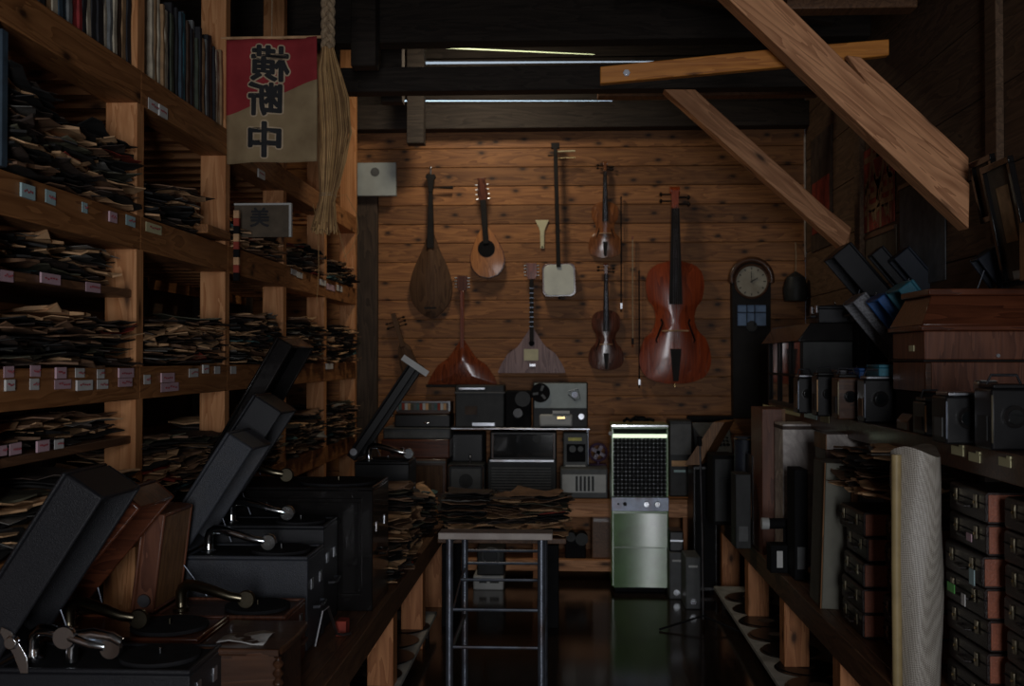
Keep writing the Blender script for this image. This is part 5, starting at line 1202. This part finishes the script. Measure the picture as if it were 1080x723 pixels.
m = MB(); m.prism([(0, 0), (.09, 0), (.09, .035), (.075, .05), (.02, .055), (0, .03)], 0, .12, 'Y'); m.build('wooden_foot_block', 'walnut', label='small brown moulded wooden block at the shelf edge', cat='block', loc=(1.122, 3.60, SZ), bevel=.004)
# cameras and black boxes along the shelf edge
def camera(lab, px0, px1, py0, Y, d=.1, extra=0, mt='black_paint'):
    x0, x1, _, zt = tb(px0, px1, py0, 500, Y); t = T('box_camera', lab, 'camera', ((x0+x1)/2, Y, SZ)); w, h = x1-x0, zt-SZ
    bx('body', mt, -w/2, w/2, 0, d, 0, h, t, bevel=.006)
    m = MB(); disc(m, 0, h*.55, min(w, h)*.26, -.014, -.0005); m.build('lens_ring', 'black_gloss', t); m = MB(); disc(m, 0, h*.55, min(w, h)*.17, -.018, -.0145); m.build('lens', 'screen_glass', t)
    bx('top_plate', 'steel' if extra % 3 == 0 else 'black_paint', -w*.42, w*.42, .01, d-.01, h+.0005, h+.012, t, bevel=.003)
    if extra: MB().tube([(-w*.4, d/2, h+.01), (-w*.3, d/2, h+.035), (w*.3, d/2, h+.035), (w*.4, d/2, h+.01)], .004, 8).build('strap', 'black_leatherette', t)
    MB().box(-w/2-.001, -w/2+.003, -.004, -.0005, h*.12, h*.9).build('glint_strip', ('dull_steel', 'old_brass', 'sl_tan', 'dull_steel')[extra % 4], t)  # thin strip added to stand for a narrow vertical glint
    MB().box(-w/2-.003, -w/2-.0005, d*.2, d*.75, h*.15, h*.55).build('side_plate', ('sl_brown', 'machine_grey', 'machine_dark', 'sl_dark')[(extra+1) % 4], t)
    MB().cyl((w/2, d*.4, h*.6), (w/2+.008, d*.4, h*.6), .01, n=12).build('winder', 'steel', t); return t
camera('large black box camera under the brown cabinet with rounded corner', 998, 1042, 418, 3.05, .12, 0, 'black_paint')
camera('wide black box camera at the right edge of the shelf', 1046, 1092, 410, 2.85, .12, 1)
camera('black box camera left of the rounded one, near the moulded block', 976, 1000, 424, 3.38, .12, 2)
camera('folding camera with bright edge right of the glass cabinet', 912, 944, 400, 4.05, .1, 3)
camera('small camera with tan side, second along from the glass cabinet', 884, 908, 398, 4.25, .1, 1, 'walnut')
camera('tiny dark camera behind the blue tag on the shelf edge', 862, 882, 396, 4.5, .1, 2)
camera('small camera with pale front panel in front of the grey cabinet', 842, 860, 398, 4.75, .1, 3)
t, w, h = setbox('film_box', 'pale metal film tin lying on the large black camera', 'tin', 1016, 1037, 404, 412, 3.2, .05, 'steel', 1.30); t.location.z = tb(998, 1042, 418, 500, 3.05)[3]+.0135; t.location.y = 3.08
MB().box(-w*.4, w*.4, .004, .046, h+.0002, h+.002).build('lid_plate', 'light_plastic', t)
# dark grey showcase with roof-like lid and glass side
t = T('glass_showcase', 'dark showcase with sloping lid and glass side holding shiny things', 'showcase', (1.10, 5.05, SZ)); hh = P(845, 360, 5.05).z-SZ; w = .48; d = .85
m = MB(); m.box(0.0, w, 0, .02, 0, hh); m.box(.0, w, d-.02, d, 0, hh); m.box(w-.02, w, .0201, d-.0201, 0, hh); m.box(0, w-.0201, .0201, d-.0201, 0, .02); m.build('carcass', 'machine_dark', t, bevel=.003)
bx('glass_side', 'glass_dark', .008, .012, .0205, d-.0205, .021, hh-.001, t, bevel=0)
m = MB()
for y in (.021, .28, .56, .81): m.box(-.004, .006, y, y+.018, .02, hh)
m.box(-.004, .006, .04, .80, hh*.48, hh*.48+.012); m.build('glazing_bars', 'ebony', t)
m = MB(); m.prism([(-.03, hh+.001), (w+.0, hh+.001), (w-.02, hh+.085), (.03, hh+.085)], -.03, d+.03, 'Y'); m.build('lid', 'black_gloss', t, bevel=.004)
for i in range(7):
    o = MB().lathe([(.001, 0), (.014, 0), (.016, .02), (.008, .03), (.012, .05), (.001, .052)], n=12).build('shiny_cup', 'chrome', loc=(1.155, 5.13+i*.1, SZ+(.0205)), label='small shiny metal cup, %s from the near end inside the glass showcase' % ORD[i], cat='cup', group='cups in the showcase')
tz = SZ+hh+.086
MB().lathe([(.001, 0), (.02, 0), (.021, .06), (.001, .061)], n=20).build('white_cup', 'paper_white', label='small white cylinder standing on the showcase lid', cat='cup', loc=(P(868, 0, 5.5).x, 5.5, tz))
# open portable gramophones on the shelf (lids lean towards the aisle)
plain('speckled_grey', (.19, .195, .215), .5, var=.5, scale=150, bump=.3)
def rg(lab, X, Y, z, ang, lidlen, case, h=.2, w=.3, d=.2, t=.05, inner=None):
    return gram(lab, (X, Y, z), w=w, d=d, h=h, lidlen=lidlen, t=t, ang=ang, case=case, inner=inner or case, rotz=math.pi, arm='black_gloss', tone=False)
rg('grey portable gramophone on the right shelf with pale speckled lid leaning out', 1.285, 4.64, SZ, 51, .36, 'speckled_grey', .19, .28, .18, .07)
rg('bright blue portable gramophone on the right shelf, lid between grey and teal ones', 1.30, 4.40, SZ, 52, .34, 'blue_leatherette', .20, .28, .17, .05)
rg('teal portable gramophone on the right shelf just beyond the wooden cabinet', 1.31, 4.17, SZ, 53, .345, 'teal_leatherette', .215, .28, .17, .07)
rg('black portable gramophone standing on the showcase with thick lid leaning out', 1.32, 5.22, tz+.001, 50, .30, 'black_leatherette', .08, .26, .2, .11)
# a second row higher up, resting on tall cases by the wall
for X, Y, z, lab in ((1.44, 4.92, 1.44, 'grey'), (1.46, 3.99, 1.50, 'navy')): pass
b1 = bx('case_stack', 'matte_black', -.13, .13, 0, .11, 0, .42, loc=(1.45, 4.80, SZ), label='upright black case behind the grey speckled gramophone', cat='case')
rg('dark portable gramophone high behind the blue one with broad lid leaning out', 1.45, 4.86, SZ+.422, 50, .21, 'navy_leatherette', .09, .26, .10, .09)
bx('case_stack', 'matte_black', -.13, .13, 0, .09, 0, .40, loc=(1.45, 4.925, SZ), label='upright black case between the showcase and the grey gramophone', cat='case')
rg('thin black gramophone between the thick lidded one and the navy one', 1.44, 4.97, SZ+.402, 50, .30, 'black_leatherette', .07, .27, .08, .07)
b1 = bx('case_stack', 'matte_black', -.13, .12, 0, .09, 0, .42, loc=(1.455, 3.945+.02, SZ), label='upright black case just behind the large wooden gramophone', cat='case')
rg('navy portable gramophone perched behind the wooden cabinet against the wall', 1.45, 4.01, SZ+.422, 55, .15, 'navy_leatherette', .05, .25, .09, .09)

# ---------------- right wall decorations ----------------
def wallpic(name, lab, cat, px0, px1, py0, py1, mat, X=RW-.004, th=.004, parts=None):
    f = lambda px, py: (lambda d: Vector((0, 0, CAMZ))+d*(X/d.x))(CM @ Vector(((px-540)/FPX, -(py-361.5)/FPX, -1)))
    a = f(px0, py1); c = f(px1, py1); b_ = f(px0, py0)
    y0, y1 = c.y, a.y; z0 = (a.z+c.z)/2; z1 = (f(px0, py0).z+f(px1, py0).z)/2
    t = T(name, lab, cat, (X, y0, z0)); bx('sheet', mat, -th, 0, 0, y1-y0, 0, z1-z0, t, bevel=0); return t, y1-y0, z1-z0
t, w, h = wallpic('wall_banner', 'red hanging banner with pale brushed characters on the right wall', 'banner', 912, 944, 150, 240, 'sl_red')
for i, ch in enumerate('大特'):
    for k in range(2):
        text_mesh(ch, .30, 'spine_tan', (-.0055, w*(.7-.42*k), h*(.72-.45*i)), t, rot=(R(90), 0, R(-90)), bold=.004)
t, w, h = wallpic('wall_banner', 'plain grey-white cloth hanging below the red banner', 'banner', 914, 946, 243, 300, 'poster_brown')
MB().box(-.012, -.0045, 0, w, h-.02, h).build('top_rod', 'walnut', t)
t, w, h = wallpic('wall_banner', 'blue-grey cloth hanging right of the red banner', 'banner', 950, 998, 185, 300, 'poster_grey')
MB().box(-.012, -.0045, 0, w, h-.02, h).build('top_rod', 'walnut', t)
t, w, h = wallpic('wall_banner', 'narrow faded pink and grey banner near the back corner', 'banner', 832, 850, 150, 275, 'marbled_paper')
MB().box(-.008, -.0045, w*.2, w*.8, h*.2, h*.6).build('red_panel', 'sl_red', t)
t, w, h = wallpic('wall_banner', 'dark red narrow banner between the back corner and the large red one', 'banner', 856, 878, 140, 262, 'sl_dark')
MB().box(-.008, -.0045, w*.1, w*.9, h*.15, h*.6).build('red_panel', 'sl_red', t)
t = T('hanging_bag', 'small dark bag hanging at the back corner beside the clock', 'bag', (P(838, 0, 7.15).x, 7.15, P(838, 318, 7.15).z))
m = MB(); m.lathe([(.001, 0), (.07, .005), (.08, .08), (.06, .16), (.02, .19), (.001, .2)], n=16); m.build('pouch', 'machine_dark', t); MB().tube([(0, 0, .19), (.01, .03, .3), (.02, .095, .4)], .004, 6).build('cord', 'rope', t)
# two tilted black picture frames
for px0, px1, py0, py1, lab, til in ((1028, 1050, 150, 232, 'smaller tilted black picture frame on the right wall', 0), (1052, 1082, 146, 300, 'larger tilted black picture frame nearest on the right wall', 0)):
    f = lambda px, py, X=RW-.1: (lambda d: Vector((0, 0, CAMZ))+d*(X/d.x))(CM @ Vector(((px-540)/FPX, -(py-361.5)/FPX, -1)))
    a = f(px0, py1); c = f(px1, py0); y0, y1 = c.y, a.y; h = (c.z-a.z)*.92; w = y1-y0
    t = T('picture_frame', lab, 'picture frame', (RW-.06, y0, (a.z+f(px1, py1).z)/2)); t.rotation_euler = (0, R(-11), 0)
    m = MB(); e = .022
    for q in ((0, w, 0, e), (0, w, h-e, h), (0, e, e, h-e), (w-e, w, e, h-e)): m.box(-.02, 0, q[0], q[1], q[2], q[3])
    m.build('frame', 'black_gloss', t, bevel=.002); bx('picture', 'poster_brown', -.006, -.002, e, w-e, e, h-e, t, bevel=0); MB().box(-.008, -.0062, w*.3, w*.7, h*.35, h*.8).build('photo', 'spine_tan', t)
    MB().box(-.009, -.0063, w*.3, w*.7, h*.05, h*.12).build('caption_slip', 'light_plastic', t)
t = T('orange_cabinet', 'orange-brown wooden box edge above the camera shelf at the right edge', 'box', (RW-.19, 3.22, 1.64)); 
bx('body', 'oak', 0.0, .18, 0, .2, 0, .18, t); bx('door', 'orange_beam', .01, .17, -.008, -.0005, .01, .17, t); MB().cyl((.03, -.016, .09), (.03, -.0085, .09), .006).build('knob', 'ebony', t)
